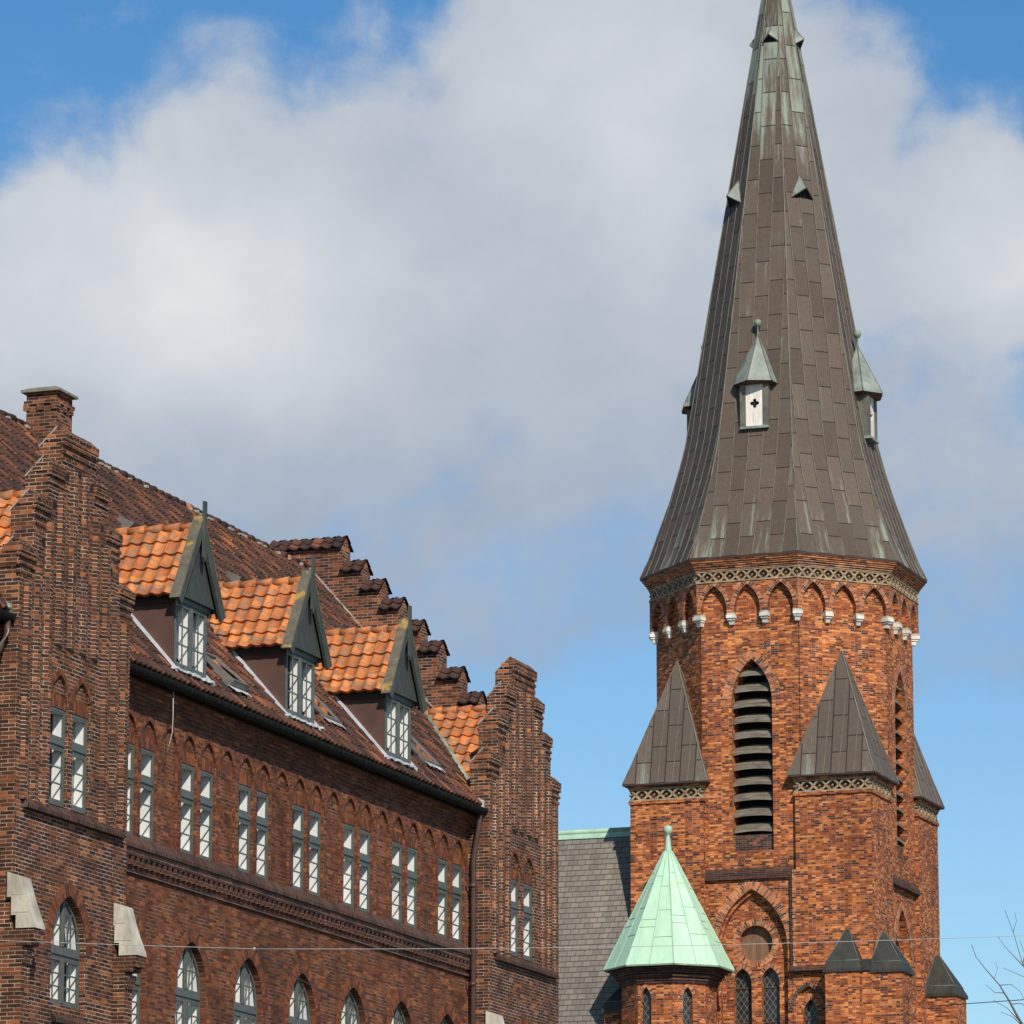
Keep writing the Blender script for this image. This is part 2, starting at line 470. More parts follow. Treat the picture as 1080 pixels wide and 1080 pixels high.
class MB:
    def __init__(s):
        s.v = []; s.f = []; s.m = []; s.uv = {}; s.smooth = set()

    def vert(s, p):
        s.v.append(tuple(p)); return len(s.v) - 1

    def face(s, pts, m=0, uv=None, smooth=False):
        idx = [s.vert(p) for p in pts]
        s.f.append(idx); s.m.append(m)
        if uv: s.uv[len(s.f) - 1] = uv
        if smooth: s.smooth.add(len(s.f) - 1)

    def box(s, lo, hi, m=0, xf=None):
        (a, b, c), (d, e, f) = lo, hi
        P = [(a, b, c), (d, b, c), (d, e, c), (a, e, c), (a, b, f), (d, b, f), (d, e, f), (a, e, f)]
        if xf: P = [xf(*p) for p in P]
        for q in ((0, 3, 2, 1), (4, 5, 6, 7), (0, 1, 5, 4), (1, 2, 6, 5), (2, 3, 7, 6), (3, 0, 4, 7)):
            s.face([P[i] for i in q], m)

    def prism(s, poly, xf, d0, d1, m=0, ms=None, caps=True, holes=()):
        """poly in (a,b), extruded from depth d0 to d1"""
        if caps:
            for d in (d0, d1): s.fill(poly, holes, xf, d, m)
        for lp in [poly] + list(holes):
            s.wallring(lp, xf, d0, d1, m if ms is None else ms)

    def wallring(s, lp, xf, d0, d1, m=0, closed=True):
        n = len(lp)
        for i in range(n if closed else n - 1):
            a, b = lp[i], lp[(i + 1) % n]
            s.face([xf(*a, d0), xf(*b, d0), xf(*b, d1), xf(*a, d1)], m)

    def fill(s, outer, holes, xf, d, m=0, uvfix=None):
        loops = [[Vector((a, b, 0)) for a, b in outer]] + [[Vector((a, b, 0)) for a, b in h] for h in holes]
        flat = [p for l in loops for p in l]
        for t in tessellate_polygon(loops):
            s.face([xf(flat[i].x, flat[i].y, d) for i in t], m)

    def tube(s, pts, r, seg=8, m=0, smooth=True, caps=True):
        pts = [Vector(p) for p in pts]
        rs = r if isinstance(r, (list, tuple)) else [r] * len(pts)
        rings = []
        up = Vector((0, 0, 1))
        for i, p in enumerate(pts):
            t = (pts[min(i + 1, len(pts) - 1)] - pts[max(i - 1, 0)]).normalized()
            ref = up if abs(t.z) < .95 else Vector((1, 0, 0))
            x = t.cross(ref).normalized(); y = x.cross(t)
            rings.append([p + (x * cos(2 * pi * k / seg) + y * sin(2 * pi * k / seg)) * rs[i] for k in range(seg)])
        for a, b in zip(rings, rings[1:]):
            for k in range(seg):
                s.face([a[k], a[(k + 1) % seg], b[(k + 1) % seg], b[k]], m, smooth=smooth)
        if caps:
            s.face(rings[0][::-1], m); s.face(rings[-1], m)

    def lathe(s, prof, c, seg=16, m=0, smooth=True, ang0=0.0):
        c = Vector(c)
        rings = [[c + Vector((r * cos(ang0 + 2 * pi * k / seg), r * sin(ang0 + 2 * pi * k / seg), z)) for k in range(seg)] for r, z in prof]
        for a, b in zip(rings, rings[1:]):
            for k in range(seg):
                s.face([a[k], a[(k + 1) % seg], b[(k + 1) % seg], b[k]], m, smooth=smooth)

    def build(s, name, mats, parent=None, merge=True):
        if not isinstance(mats, (list, tuple)): mats = [mats]
        me = bpy.data.meshes.new(name)
        me.from_pydata(s.v, [], s.f)
        for q in mats: me.materials.append(q)
        uvl = me.uv_layers.new(name='UVMap')
        for p in me.polygons:
            p.material_index = s.m[p.index]
            p.use_smooth = p.index in s.smooth
            cu = s.uv.get(p.index)
            if cu:
                for li, q in zip(p.loop_indices, cu): uvl.data[li].uv = q
                continue
            nn = p.normal
            if abs(nn.z) > .92:
                for li in p.loop_indices:
                    co = me.vertices[me.loops[li].vertex_index].co; uvl.data[li].uv = (co.x, co.y)
            else:
                t = Vector((-nn.y, nn.x, 0)).normalized()
                if t.x < -.001 or (abs(t.x) < .001 and t.y < 0): t = -t
                b = nn.cross(t)
                if b.z < 0: b = -b
                k = 1.0 if abs(nn.z) < .05 else 0.0
                for li in p.loop_indices:
                    co = me.vertices[me.loops[li].vertex_index].co
                    uvl.data[li].uv = (co.dot(t), co.z if k else co.dot(b))
        if merge:
            bm = bmesh.new(); bm.from_mesh(me)
            bmesh.ops.remove_doubles(bm, verts=bm.verts, dist=1e-5)
            bmesh.ops.recalc_face_normals(bm, faces=bm.faces)
            bm.to_mesh(me); bm.free()
        o = bpy.data.objects.new(name, me)
        COL.objects.link(o)
        if parent is not None: o.parent = parent
        return o


def thing(name, label, cat, loc=(0, 0, 0), rz=0.0, group=None):
    o = bpy.data.objects.new(name, None)
    COL.objects.link(o)
    o.location = loc; o.rotation_euler = (0, 0, rz)
    o['label'] = label; o['category'] = cat
    if group: o['group'] = group
    return o


def tag(o, label, cat):
    o['label'] = label; o['category'] = cat
    return o


def arch_loop(s, h, t0, t1, rise, n=7):
    """pointed arch outline: centre s, half width h, foot t0, springing t1"""
    R = (h * h + rise * rise) / (2 * h)
    pts = [(s - h, t0), (s + h, t0)]
    a1 = math.asin(min(1, rise / R))
    c = s + h - R
    for i in range(n + 1):
        a = a1 * i / n
        pts.append((c + R * cos(a), t1 + R * sin(a)))
    c2 = s - h + R
    for i in range(1, n + 1):
        a = a1 * (n - i) / n
        pts.append((c2 - R * cos(a), t1 + R * sin(a)))
    return pts


def arch_line(s, h, t1, rise, n=10):
    """just the curve, right foot to left foot"""
    return arch_loop(s, h, t1 - 1, t1, rise, n)[2:]


def ring_strip(mb, line, wd, xf, d, m, closed=False):
    """voussoirs: a band outside a curve, bricks laid radially"""
    n = len(line); acc = 0.0
    nor = []
    for i in range(n):
        if closed: a, b = line[i - 1], line[(i + 1) % n]
        else: a, b = line[max(0, i - 1)], line[min(n - 1, i + 1)]
        tx, ty = b[0] - a[0], b[1] - a[1]; L = sqrt(tx * tx + ty * ty) or 1
        nor.append((ty / L, -tx / L))
    rng_ = range(n if closed else n - 1)
    for i in rng_:
        j = (i + 1) % n
        a, b = line[i], line[j]
        L = sqrt((a[0] - b[0]) ** 2 + (a[1] - b[1]) ** 2)
        ao = (a[0] + nor[i][0] * wd, a[1] + nor[i][1] * wd); bo = (b[0] + nor[j][0] * wd, b[1] + nor[j][1] * wd)
        mb.face([xf(*a, d), xf(*b, d), xf(*bo, d), xf(*ao, d)], m, uv=[(0, acc), (0, acc + L), (wd, acc + L), (wd, acc)])
        mb.face([xf(*ao, d), xf(*bo, d), xf(*bo, d + .02), xf(*ao, d + .02)], m)
        acc += L


def pantiles(mb, o, ax, dn, nrm, wd, ln, pw, ph, amp, lift, mi=0, mr=0, clip=None, seg=6, smooth=True):
    """a sheet of rolled tiles: o is the top corner, ax across, dn down the slope"""
    o, ax, dn, nrm = Vector(o), Vector(ax).normalized(), Vector(dn).normalized(), Vector(nrm).normalized()
    rows = max(1, round(ln / ph)); rh = ln / rows
    cols = max(1, round(wd / pw)); cw = wd / cols
    R = random.Random(int(wd * 1000 + ln * 77))
    jit = [[R.uniform(-.006, .008) for _ in range(cols + 1)] for _ in range(rows)]
    def H(x, r):
        u = x / cw; k = min(cols - 1, int(u)); fr = u - k
        h = amp * (0.5 + 0.5 * cos(2 * pi * (fr - .18))) ** 1.6
        return h + jit[r][k]
    nx = cols * seg
    prev = None
    for r in range(rows):
        top = []; bot = []
        for i in range(nx + 1):
            x = wd * i / nx
            h = H(x, r)
            top.append(o + ax * x + dn * (r * rh - .02) + nrm * h)
            bot.append(o + ax * x + dn * ((r + 1) * rh) + nrm * (h + lift))
        for i in range(nx):
            x0, x1 = wd * i / nx, wd * (i + 1) / nx
            if clip and not clip((x0 + x1) / 2, (r + .5) * rh): continue
            U0, U1 = x0 * pw / cw, x1 * pw / cw
            V0, V1 = -r * ph, -(r + 1) * ph
            mb.face([bot[i], bot[i + 1], top[i + 1], top[i]], mi, uv=[(U0, V1 + .001), (U1, V1 + .001), (U1, V0 - .001), (U0, V0 - .001)], smooth=smooth)
            b0, b1 = bot[i] - nrm * (lift + .01), bot[i + 1] - nrm * (lift + .01)
            mb.face([b0, b1, bot[i + 1], bot[i]], mr, uv=[(U0, V1), (U1, V1), (U1, V1 + .02), (U0, V1 + .02)])


# ------------------------------------------------------------------ ground
def sheet(name, x0, x1, y0, y1, z, m):
    b = MB(); b.face([(x0, y0, z), (x1, y0, z), (x1, y1, z), (x0, y1, z)])
    o = b.build(name, m); o['kind'] = 'structure'
    return o


sheet('ground', -2500, 2500, -600, 5000, -.02, m_plain('paving and earth', (.16, .15, .13), .9, .2, .4, bmp=.01))
sheet('road', -6, 5, -60, 120, -.012, m_plain('asphalt', (.05, .05, .052), .85, .2, 2.0, bmp=.01))

# ================================================================== SCHOOL
SA = radians(19.5)
school = thing('brick_school', 'long dark red brick building with crow stepped gables, pointed arches and orange tiled dormers', 'building', (-6.82, 80.0, 0), -SA)
S = lambda u, w, z: Vector((w, u, z))          # u along the street, w out towards it
EAVE_W, EAVE_Z, SLOPE = .45, 16.05, 1.127     # the roof plane passes through this line
RIDGE_W = -5.2
RIDGE_Z = EAVE_Z + (EAVE_W - RIDGE_W) * SLOPE
roof_z = lambda w: EAVE_Z + (EAVE_W - w) * SLOPE
U0, U1 = -16.0, 21.15
BAY, UNIT = 2.687, .8957
PAIR0 = .47
G1, G2 = -3.36, 19.86                          # centres of the two street gables
GH = 2.25

FX = lambda a, b, d: S(a, -d, b)               # facade plane, d inwards
GX = lambda a, b, d: S(a, .5 - d, b)           # gable plane


def rect(a0, a1, b0, b1): return [(a0, b0), (a1, b0), (a1, b1), (a0, b1)]


WR = random.Random(23)
M_CURT = m_plain('grey drawn curtain', (.30, .29, .27), .9, .2, 3.0, stretch=(6, 6, .2))


def make_window(xf, s0, s1, t0, t1, d, parent, arch=None, trans=None, cols=1, rows=3, mid=False, fr=.065, bar=.026, mfr=M_FRAME, lining=.2, pane_cols=2, head_open=True):
    """casement: outer frame, transom, glazing bars; children pane and lining"""
    f = MB()
    W = s1 - s0; c = (s0 + s1) / 2
    outer = arch if arch else rect(s0, s1, t0, t1)
    # shrink outline for the sight edge
    if arch:
        h = W / 2; spring = arch[2][1]; rise = max(p[1] for p in arch) - spring
        inner = arch_loop(c, h - fr, t0 + fr, spring, rise - fr * 1.3, 7)
    else:
        inner = rect(s0 + fr, s1 - fr, t0 + fr, t1 - fr)
    f.prism(outer, xf, d, d + .038, holes=[inner])
    top = max(p[1] for p in inner)
    def arch_top(a):
        if not arch: return t1 - fr
        # height of the inner outline at a
        best = t0
        for i in range(2, len(inner) - 1):
            p, q = inner[i], inner[i + 1]
            lo, hi = min(p[0], q[0]), max(p[0], q[0])
            if lo - 1e-6 <= a <= hi + 1e-6:
                k = 0 if hi - lo < 1e-6 else (a - p[0]) / (q[0] - p[0])
                best = max(best, p[1] + k * (q[1] - p[1]))
        return best
    i0, i1 = s0 + fr, s1 - fr
    if trans:
        f.box((i0, trans - .05, d - .02), (i1, trans + .05, d + .036), xf=xf)
        f.box((i0, trans + .05, d + .004), (i1, trans + .10, d + .031), xf=xf)
        f.box((i0, trans - .11, d + .004), (i1, trans - .05, d + .031), xf=xf)
    lo_top = (trans - .11) if trans else t1 - fr
    mids = []
    if mid:
        f.box((c - .05, t0 + fr, d - .015), (c + .05, lo_top, d + .036), xf=xf)
        if trans: f.box((c - .045, trans + .1, d - .01), (c + .045, arch_top(c), d + .034), xf=xf)
        fields = [(i0, c - .05), (c + .05, i1)]
    else:
        fields = [(i0, i1)]
    for (a, b) in fields:
        # sash stiles
        st = .024
        f.box((a, t0 + fr, d + .006), (a + st, lo_top, d + .032), xf=xf)
        f.box((b - st, t0 + fr, d + .006), (b, lo_top, d + .032), xf=xf)
        f.box((a + st, t0 + fr, d + .006), (b - st, t0 + fr + .05, d + .032), xf=xf)
        f.box((a + st, lo_top - .035, d + .006), (b - st, lo_top, d + .032), xf=xf)
        for r in range(1, rows):
            zz = t0 + fr + .05 + (lo_top - t0 - fr - .085) * r / rows
            f.box((a + st, zz - bar / 2, d + .010), (b - st, zz + bar / 2, d + .031), xf=xf)
        for k in range(1, pane_cols):
            aa = a + st + (b - a - 2 * st) * k / pane_cols
            f.box((aa - bar / 2, t0 + fr + .05, d + .012), (aa + bar / 2, lo_top - .035, d + .030), xf=xf)
        if trans:
            if arch:
                at = arch_top((a + b) / 2)
                aa = (a + b) / 2
                f.box((aa - bar / 2, trans + .1, d + .012), (aa + bar / 2, at, d + .030), xf=xf)
                zz = trans + .1 + (top - trans - .1) * .45
                m_ = [q for q in (a, b)]
                f.box((a + .02, zz - bar / 2, d + .011), (b - .02, zz + bar / 2, d + .029), xf=xf)
            else:
                f.box((a, trans + .1, d + .006), (a + st, t1 - fr, d + .032), xf=xf)
                f.box((b - st, trans + .1, d + .006), (b, t1 - fr, d + .032), xf=xf)
                f.box((a + st, t1 - fr - .035, d + .006), (b - st, t1 - fr, d + .032), xf=xf)
    win = f.build('window', mfr, parent)
    g = MB(); g.fill(inner, [], xf, d + .020)
    g.build('pane', M_GLASS, win, merge=False)
    # white inner jambs of each light with the dim room behind
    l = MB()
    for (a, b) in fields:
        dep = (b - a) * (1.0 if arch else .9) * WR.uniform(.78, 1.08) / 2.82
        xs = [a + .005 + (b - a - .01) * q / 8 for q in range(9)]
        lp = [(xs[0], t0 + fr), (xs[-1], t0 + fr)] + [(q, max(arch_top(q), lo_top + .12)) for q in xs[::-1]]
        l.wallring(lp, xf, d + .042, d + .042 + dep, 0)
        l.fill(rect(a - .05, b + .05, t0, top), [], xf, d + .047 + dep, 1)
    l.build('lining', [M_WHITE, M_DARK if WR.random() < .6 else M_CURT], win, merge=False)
    return win


def sloped_sill(name, a0, a1, z, w0, proj, parent, drop=.17, back=.0):
    b = MB()
    prof = [(w0 - back, z), (w0 + proj, z - drop), (w0 + proj, z - drop - .07), (w0 - back, z - drop - .07)]
    xf = lambda p, q, d: S(d, p, q)
    b.prism(prof, xf, a0, a1)
    # bricks on edge: joints run down the slope
    for i, fc in enumerate(b.f):
        P = [b.v[k] for k in fc]
        b.uv[i] = [(p[2] + p[0], p[1]) for p in P]
    return b.build(name, M_SILL, parent)


# ---- facade wall -------------------------------------------------------
def facade():
    b = MB()
    holes = []; niches = []
    SILL = 13.2; HEAD = 14.86; SPR = 14.875
    hw = .362
    for k in range(7):
        pc = PAIR0 + BAY * k
        for j, du in enumerate((-.44, .44, BAY / 2)):
            c = pc + du
            if j == 2 and k == 6: continue
            lp = arch_loop(c, hw, SILL - .1, SPR, .51, 7)
            niches.append((c, lp, j < 2)); holes.append(lp)
    c = PAIR0 - BAY / 2
    lp = arch_loop(c, hw, SILL - .1, SPR, .51, 7)
    niches.append((c, lp, False)); holes.append(lp)
    lows = []
    for k in range(-1, 6):
        c = 2.95 + 2.687 * k
        lp = arch_loop(c, .70, 9.75, 10.72, .90, 9)
        lows.append((c, lp)); holes.append(lp)
    right = G2 - GH + .1
    left = G1 + GH - .1
    b.fill(rect(left, right, 0, 16.1), holes, FX, 0, 0)
    for c, lp, win in niches:
        b.wallring(lp, FX, 0, .05, 0)
        if win:
            op = rect(c - hw, c + hw, SILL - .03, HEAD)
            b.fill(arch_loop(c, hw, HEAD, SPR, .51, 7), [], FX, .05, 0)
            b.fill(rect(c - hw, c + hw, SILL - .1, SILL - .03), [], FX, .05, 0)
            b.wallring(op, FX, .05, .14, 0)
            # flat arch of soldiers over the window
            b.face([FX(c - hw + .01, HEAD, .045), FX(c + hw - .01, HEAD, .045), FX(c + hw - .01, HEAD + .22, .045), FX(c - hw + .01, HEAD + .22, .045)], 1,
                   uv=[(0, c - hw), (0, c + hw), (.22, c + hw), (.22, c - hw)])
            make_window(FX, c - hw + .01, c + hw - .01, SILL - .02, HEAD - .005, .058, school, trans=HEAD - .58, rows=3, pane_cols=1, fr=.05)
        else:
            b.fill(lp, [], FX, .05, 0)
        ring_strip(b, arch_line(c, hw, SPR, .51, 8), .085, FX, -.006, 1)
    for c, lp in lows:
        b.wallring(lp, FX, 0, .22, 0)
        ring_strip(b, arch_line(c, .70, 10.72, .90, 10), .24, FX, -.006, 1)
        al = arch_loop(c, .69, 9.76, 10.72, .885, 9)
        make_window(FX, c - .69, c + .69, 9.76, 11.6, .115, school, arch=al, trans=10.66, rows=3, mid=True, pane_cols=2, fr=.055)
    # plain wall left of the near gable and the inside of the building block
    b.fill(rect(U0, G1 - GH + .1, 0, 16.1), [], FX, 0, 0)
    # rear wall and near end wall
    b.fill(rect(U0, U1, 0, 16.0), [], lambda a, q, d: S(a, 2 * RIDGE_W, q), 0, 0)
    b.face([S(U0, 0, 0), S(U0, 2 * RIDGE_W, 0), S(U0, 2 * RIDGE_W, 16), S(U0, RIDGE_W, RIDGE_Z - .1), S(U0, 0, 16.3)], 0)
    b.build('wall', [M_FAC, M_FVOUS], school)
    # corbelled brick cornice below the gutter
    k = MB()
    for (u0, u1) in ((left, right), (U0, G1 - GH + .05)):
        steps = [(15.60, 15.67, .02), (15.67, 15.74, .045), (15.74, 15.81, .07), (15.81, 15.88, .10), (15.88, 15.95, .135), (15.95, 16.05, .18)]
        for z0, z1, p in steps: k.box((-.02, u0, z0), (p, u1, z1))
    k.build('cornice', M_FAC, school)
    # sill course and dentil course
    sloped_sill('sill', G1 + GH - .02, right - .02, 13.2, 0, .13, school, back=-.002)
    k = MB()
    k.box((-.02, left, 12.82), (.10, right, 12.955), 0)
    k.box((-.02, left, 12.52), (.045, right, 12.585), 0)
    a = left + .06
    while a < right - .1:
        k.box((-.02, a, 12.66), (.09, a + .115, 12.815), 0)
        a += .235
    k.build('dentil_course', [M_SILL], school)
    # gutter
    for (u0, u1) in ((G1 + GH - .03, G2 - GH - .02), (U0, G1 - GH - .03)):
        g = MB()
        n = 9
        prof = [(EAVE_W - .10 + .118 * cos(pi + pi * i / n), 16.09 + .135 * sin(pi + pi * i / n)) for i in range(n + 1)]
        prof2 = [(EAVE_W - .10 + .104 * cos(pi + pi * i / n), 16.09 + .12 * sin(pi + pi * i / n)) for i in range(n, -1, -1)]
        g.prism(prof + prof2, lambda p, q, d: S(d, p, q), u0, u1)
        g.fill(prof, [], lambda p, q, d: S(u0 + .004, p, q), 0)
        a = u0 + .35
        while a < u1:
            g.box((EAVE_W - .3, a, 16.06), (EAVE_W + .02, a + .03, 16.09)); g.box((EAVE_W + .012, a, 15.99), (EAVE_W + .024, a + .03, 16.09))
            a += .62
        g.box((EAVE_W - .26, u0, 15.95), (EAVE_W - .215, u1, 16.1))
        g.build('gutter', M_GUT, school)


facade()


# ---- street gables -----------------------------------------------------
STEPS = [(.67, 19.68), (1.19, 19.05), (1.73, 18.36), (2.30, 17.43)]


def street_gable(c):
    b = MB()
    body = 0.36
    poly = [(c - GH, 0), (c + GH, 0), (c + GH, 16.9), (c + 2.3, 17.0)]
    for i in range(3, -1, -1):
        h, z = STEPS[i]
        poly.append((c + h, z - body))
        if i > 0: poly.append((c + STEPS[i - 1][0], z - body))
    for i in range(0, 4):
        h, z = STEPS[i]
        poly.append((c - h, z - body))
        if i < 3: poly.append((c - h, STEPS[i + 1][1] - body))
    poly += [(c - 2.3, 17.0), (c - GH, 16.9)]
    SPR, HEAD, SILL = 14.83, 14.8, 13.16
    wins = [c - .45, c + .45]
    if c == G2: wins = [c - .63, c + .28]
    else: wins = [c - .58, c + .31]
    holes = [arch_loop(q, .362, SILL - .08, SPR, .54, 7) for q in wins]
    lowc = c - .03
    holes.append(arch_loop(lowc, .70, 9.78, 10.74, .92, 9))
    b.fill(poly, holes, GX, 0, 0)
    b.fill(poly, [], GX, .45, 0)
    b.wallring(poly, GX, 0, .45, 0)
    # body of the cross wing below the parapet
    for s in (-1, 1):
        b.face([S(c + s * GH, .06, 0), S(c + s * GH, -.3, 0), S(c + s * GH, -.3, 16.2), S(c + s * GH, .06, 16.2)], 0)
    for q, lp in zip(wins, holes):
        b.wallring(lp, GX, 0, .05, 0)
        op = rect(q - .362, q + .362, SILL - .04, HEAD)
        b.fill(arch_loop(q, .362, HEAD, SPR, .54, 7), [], GX, .05, 0)
        b.fill(rect(q - .362, q + .362, SILL - .08, SILL - .04), [], GX, .05, 0)
        b.wallring(op, GX, .05, .14, 0)
        b.face([GX(q - .34, HEAD, .045), GX(q + .34, HEAD, .045), GX(q + .34, HEAD + .22, .045), GX(q - .34, HEAD + .22, .045)], 1, uv=[(0, q - .3), (0, q + .3), (.22, q + .3), (.22, q - .3)])
        ring_strip(b, arch_line(q, .362, SPR, .54, 8), .10, GX, -.006, 1)
        make_window(GX, q - .35, q + .35, SILL - .02, HEAD - .005, .058, school, trans=HEAD - .58, rows=3, pane_cols=1, fr=.05)
    b.wallring(holes[2], GX, 0, .22, 0)
    ring_strip(b, arch_line(lowc, .70, 10.74, .92, 10), .24, GX, -.006, 1)
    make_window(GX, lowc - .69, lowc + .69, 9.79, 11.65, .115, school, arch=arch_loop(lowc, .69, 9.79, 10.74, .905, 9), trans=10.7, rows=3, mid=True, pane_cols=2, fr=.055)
    # vertical ribs: the four in the middle stop on sloped feet above the windows
    tops = {0: 19.1, 1: 18.55, 2: 17.9, 3: 17.1}
    def rib(a, z0, z1, foot, wd=.225):
        p = .07
        b.face([S(a - wd / 2, .5, z0), S(a - wd / 2, .5, z1), S(a - wd / 2 + .05, .5 + p, z1), S(a - wd / 2 + .05, .5 + p, z0)], 0)
        b.face([S(a + wd / 2, .5, z0), S(a + wd / 2, .5, z1), S(a + wd / 2 - .05, .5 + p, z1), S(a + wd / 2 - .05, .5 + p, z0)], 0)
        b.face([S(a - wd / 2 + .05, .5 + p, z0), S(a + wd / 2 - .05, .5 + p, z0), S(a + wd / 2 - .05, .5 + p, z1), S(a - wd / 2 + .05, .5 + p, z1)], 0)
        b.face([S(a - wd / 2, .5, z1), S(a + wd / 2, .5, z1), S(a + wd / 2 - .05, .5 + p, z1), S(a - wd / 2 + .05, .5 + p, z1)], 0)
        if foot:
            b.face([S(a - wd / 2, .5, z0 - .03), S(a + wd / 2, .5, z0 - .03), S(a + wd / 2 - .05, .5 + p, z0), S(a - wd / 2 + .05, .5 + p, z0)], 2)
    for a, z1 in ((-.24, 18.98), (.24, 18.98), (-.72, 18.5), (.72, 18.5)): rib(c + a, 15.87, z1, True)
    for a, z1 in ((-1.16, 17.9), (1.16, 17.9), (-1.57, 17.1), (1.57, 17.1), (-1.97, 16.7), (1.97, 16.7)): rib(c + a, 13.03, z1, False)
    # notches at the heads of the blind strips
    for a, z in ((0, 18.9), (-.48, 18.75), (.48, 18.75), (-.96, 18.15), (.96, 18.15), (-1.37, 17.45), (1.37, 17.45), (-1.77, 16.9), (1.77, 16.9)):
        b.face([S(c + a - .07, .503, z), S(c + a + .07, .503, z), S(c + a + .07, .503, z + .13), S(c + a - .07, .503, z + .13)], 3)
    # corbel courses on the shoulder of each step
    for i, (h, z) in enumerate(STEPS):
        spans = [(-h, h)] if i == 0 else [(-h, -STEPS[i - 1][0] + .02), (STEPS[i - 1][0] - .02, h)]
        for a0, a1 in spans:
            for k in range(3):
                zz = z - .33 - k * .14
                b.box((.47, c + a0 - .012 - .008 * (2 - k), zz), (.5 + .04 - k * .012, c + a1 + .012 + .008 * (2 - k), zz + .067), 0)
            b.box((.2, c + a0 - .02, z - .25), (.55, c + a1 + .02, z - .12), 0)
    b.build('gable', [M_GAB, M_FVOUS, m_moss, M_BLACK], school)
    # saddle copings on every step
    for i, (h, z) in enumerate(STEPS):
        spans = [(-h, h)] if i == 0 else [(-h, -STEPS[i - 1][0]), (STEPS[i - 1][0], h)]
        for a0, a1 in spans:
            k = MB()
            sec = [(.5, z - body), (.5, z - .10), (.36, z), (.05, z - .31), (.05, z - body)]
            k.prism(sec, lambda p, q, d: S(d, p, q), c + a0, c + a1, 0)
            tp = [(.40, z + .008), (.37, z + .018), (.035, z - .31), (.035, z - .34), (.05, z - .33)]
            k.prism(tp, lambda p, q, d: S(d, p, q), c + a0 - .01, c + a1 + .01, 1)
            # raked bricks of the front slope
            n = max(2, int((a1 - a0) / .13))
            for j in range(n):
                aa = c + a0 + (a1 - a0) * (j + .1) / n; ab = c + a0 + (a1 - a0) * (j + .8) / n
                k.prism([(.565, z - .14), (.40, z + .012), (.40, z - .1), (.5, z - .16)], lambda p, q, d: S(d, p, q), aa, ab, 0)
            k.build('step_coping', [M_GAB, M_CONC], school)
    sloped_sill('sill', c - 1.97, c + 1.97, 13.1, .5, .11, school, drop=.13)
    sloped_sill('sill', lowc - .66, lowc + .72, 9.8, .5, .09, school, drop=.26, back=.2)


m_moss = m_plain('mossy rib foot', (.20, .24, .14), .9, .2, 6.0)
street_gable(G1)
street_gable(G2)


# ---- buttresses --------------------------------------------------------
def buttress(u0, u1):
    b = MB()
    b.box((.3, u0, 0), (.71, u1, 10.75))
    b.box((.3, u0 - .006, 10.42), (.78, u1 + .006, 10.5)); b.box((.3, u0 - .012, 10.56), (.86, u1 + .012, 10.64)); b.box((.3, u0 - .018, 10.64), (.93, u1 + .018, 10.82))
    k = MB()
    for i in range(4):
        a = u0 + (u1 - u0) * (i + .15) / 4
        b.prism([(.71, 10.42), (.78, 10.42), (.74, 10.27)], lambda p, q, d: S(d, p, q), a, a + (u1 - u0) * .16)
    o = b.build('buttress', M_GAB, school)
    sec = [(.44, 11.78), (.68, 11.70), (.75, 11.44), (.84, 11.18), (.95, 10.90), (.96, 10.84), (.61, 10.84), (.61, 11.06), (.52, 11.06), (.52, 11.36), (.44, 11.36)]
    k.prism(sec, lambda p, q, d: S(d, p, q), u0 - .03, u1 + .03)
    for q in (11.4, 11.1):
        k.box((.53, u0 - .033, q - .006), (.74 if q > 11.3 else .83, u1 + .033, q + .006), 1)
    k.build('coping', [M_STONE, M_CONC], o)


for c in (G1, G2):
    buttress(c - GH - .06, c - GH + .28)
    buttress(c + GH - .46, c + GH - .12)


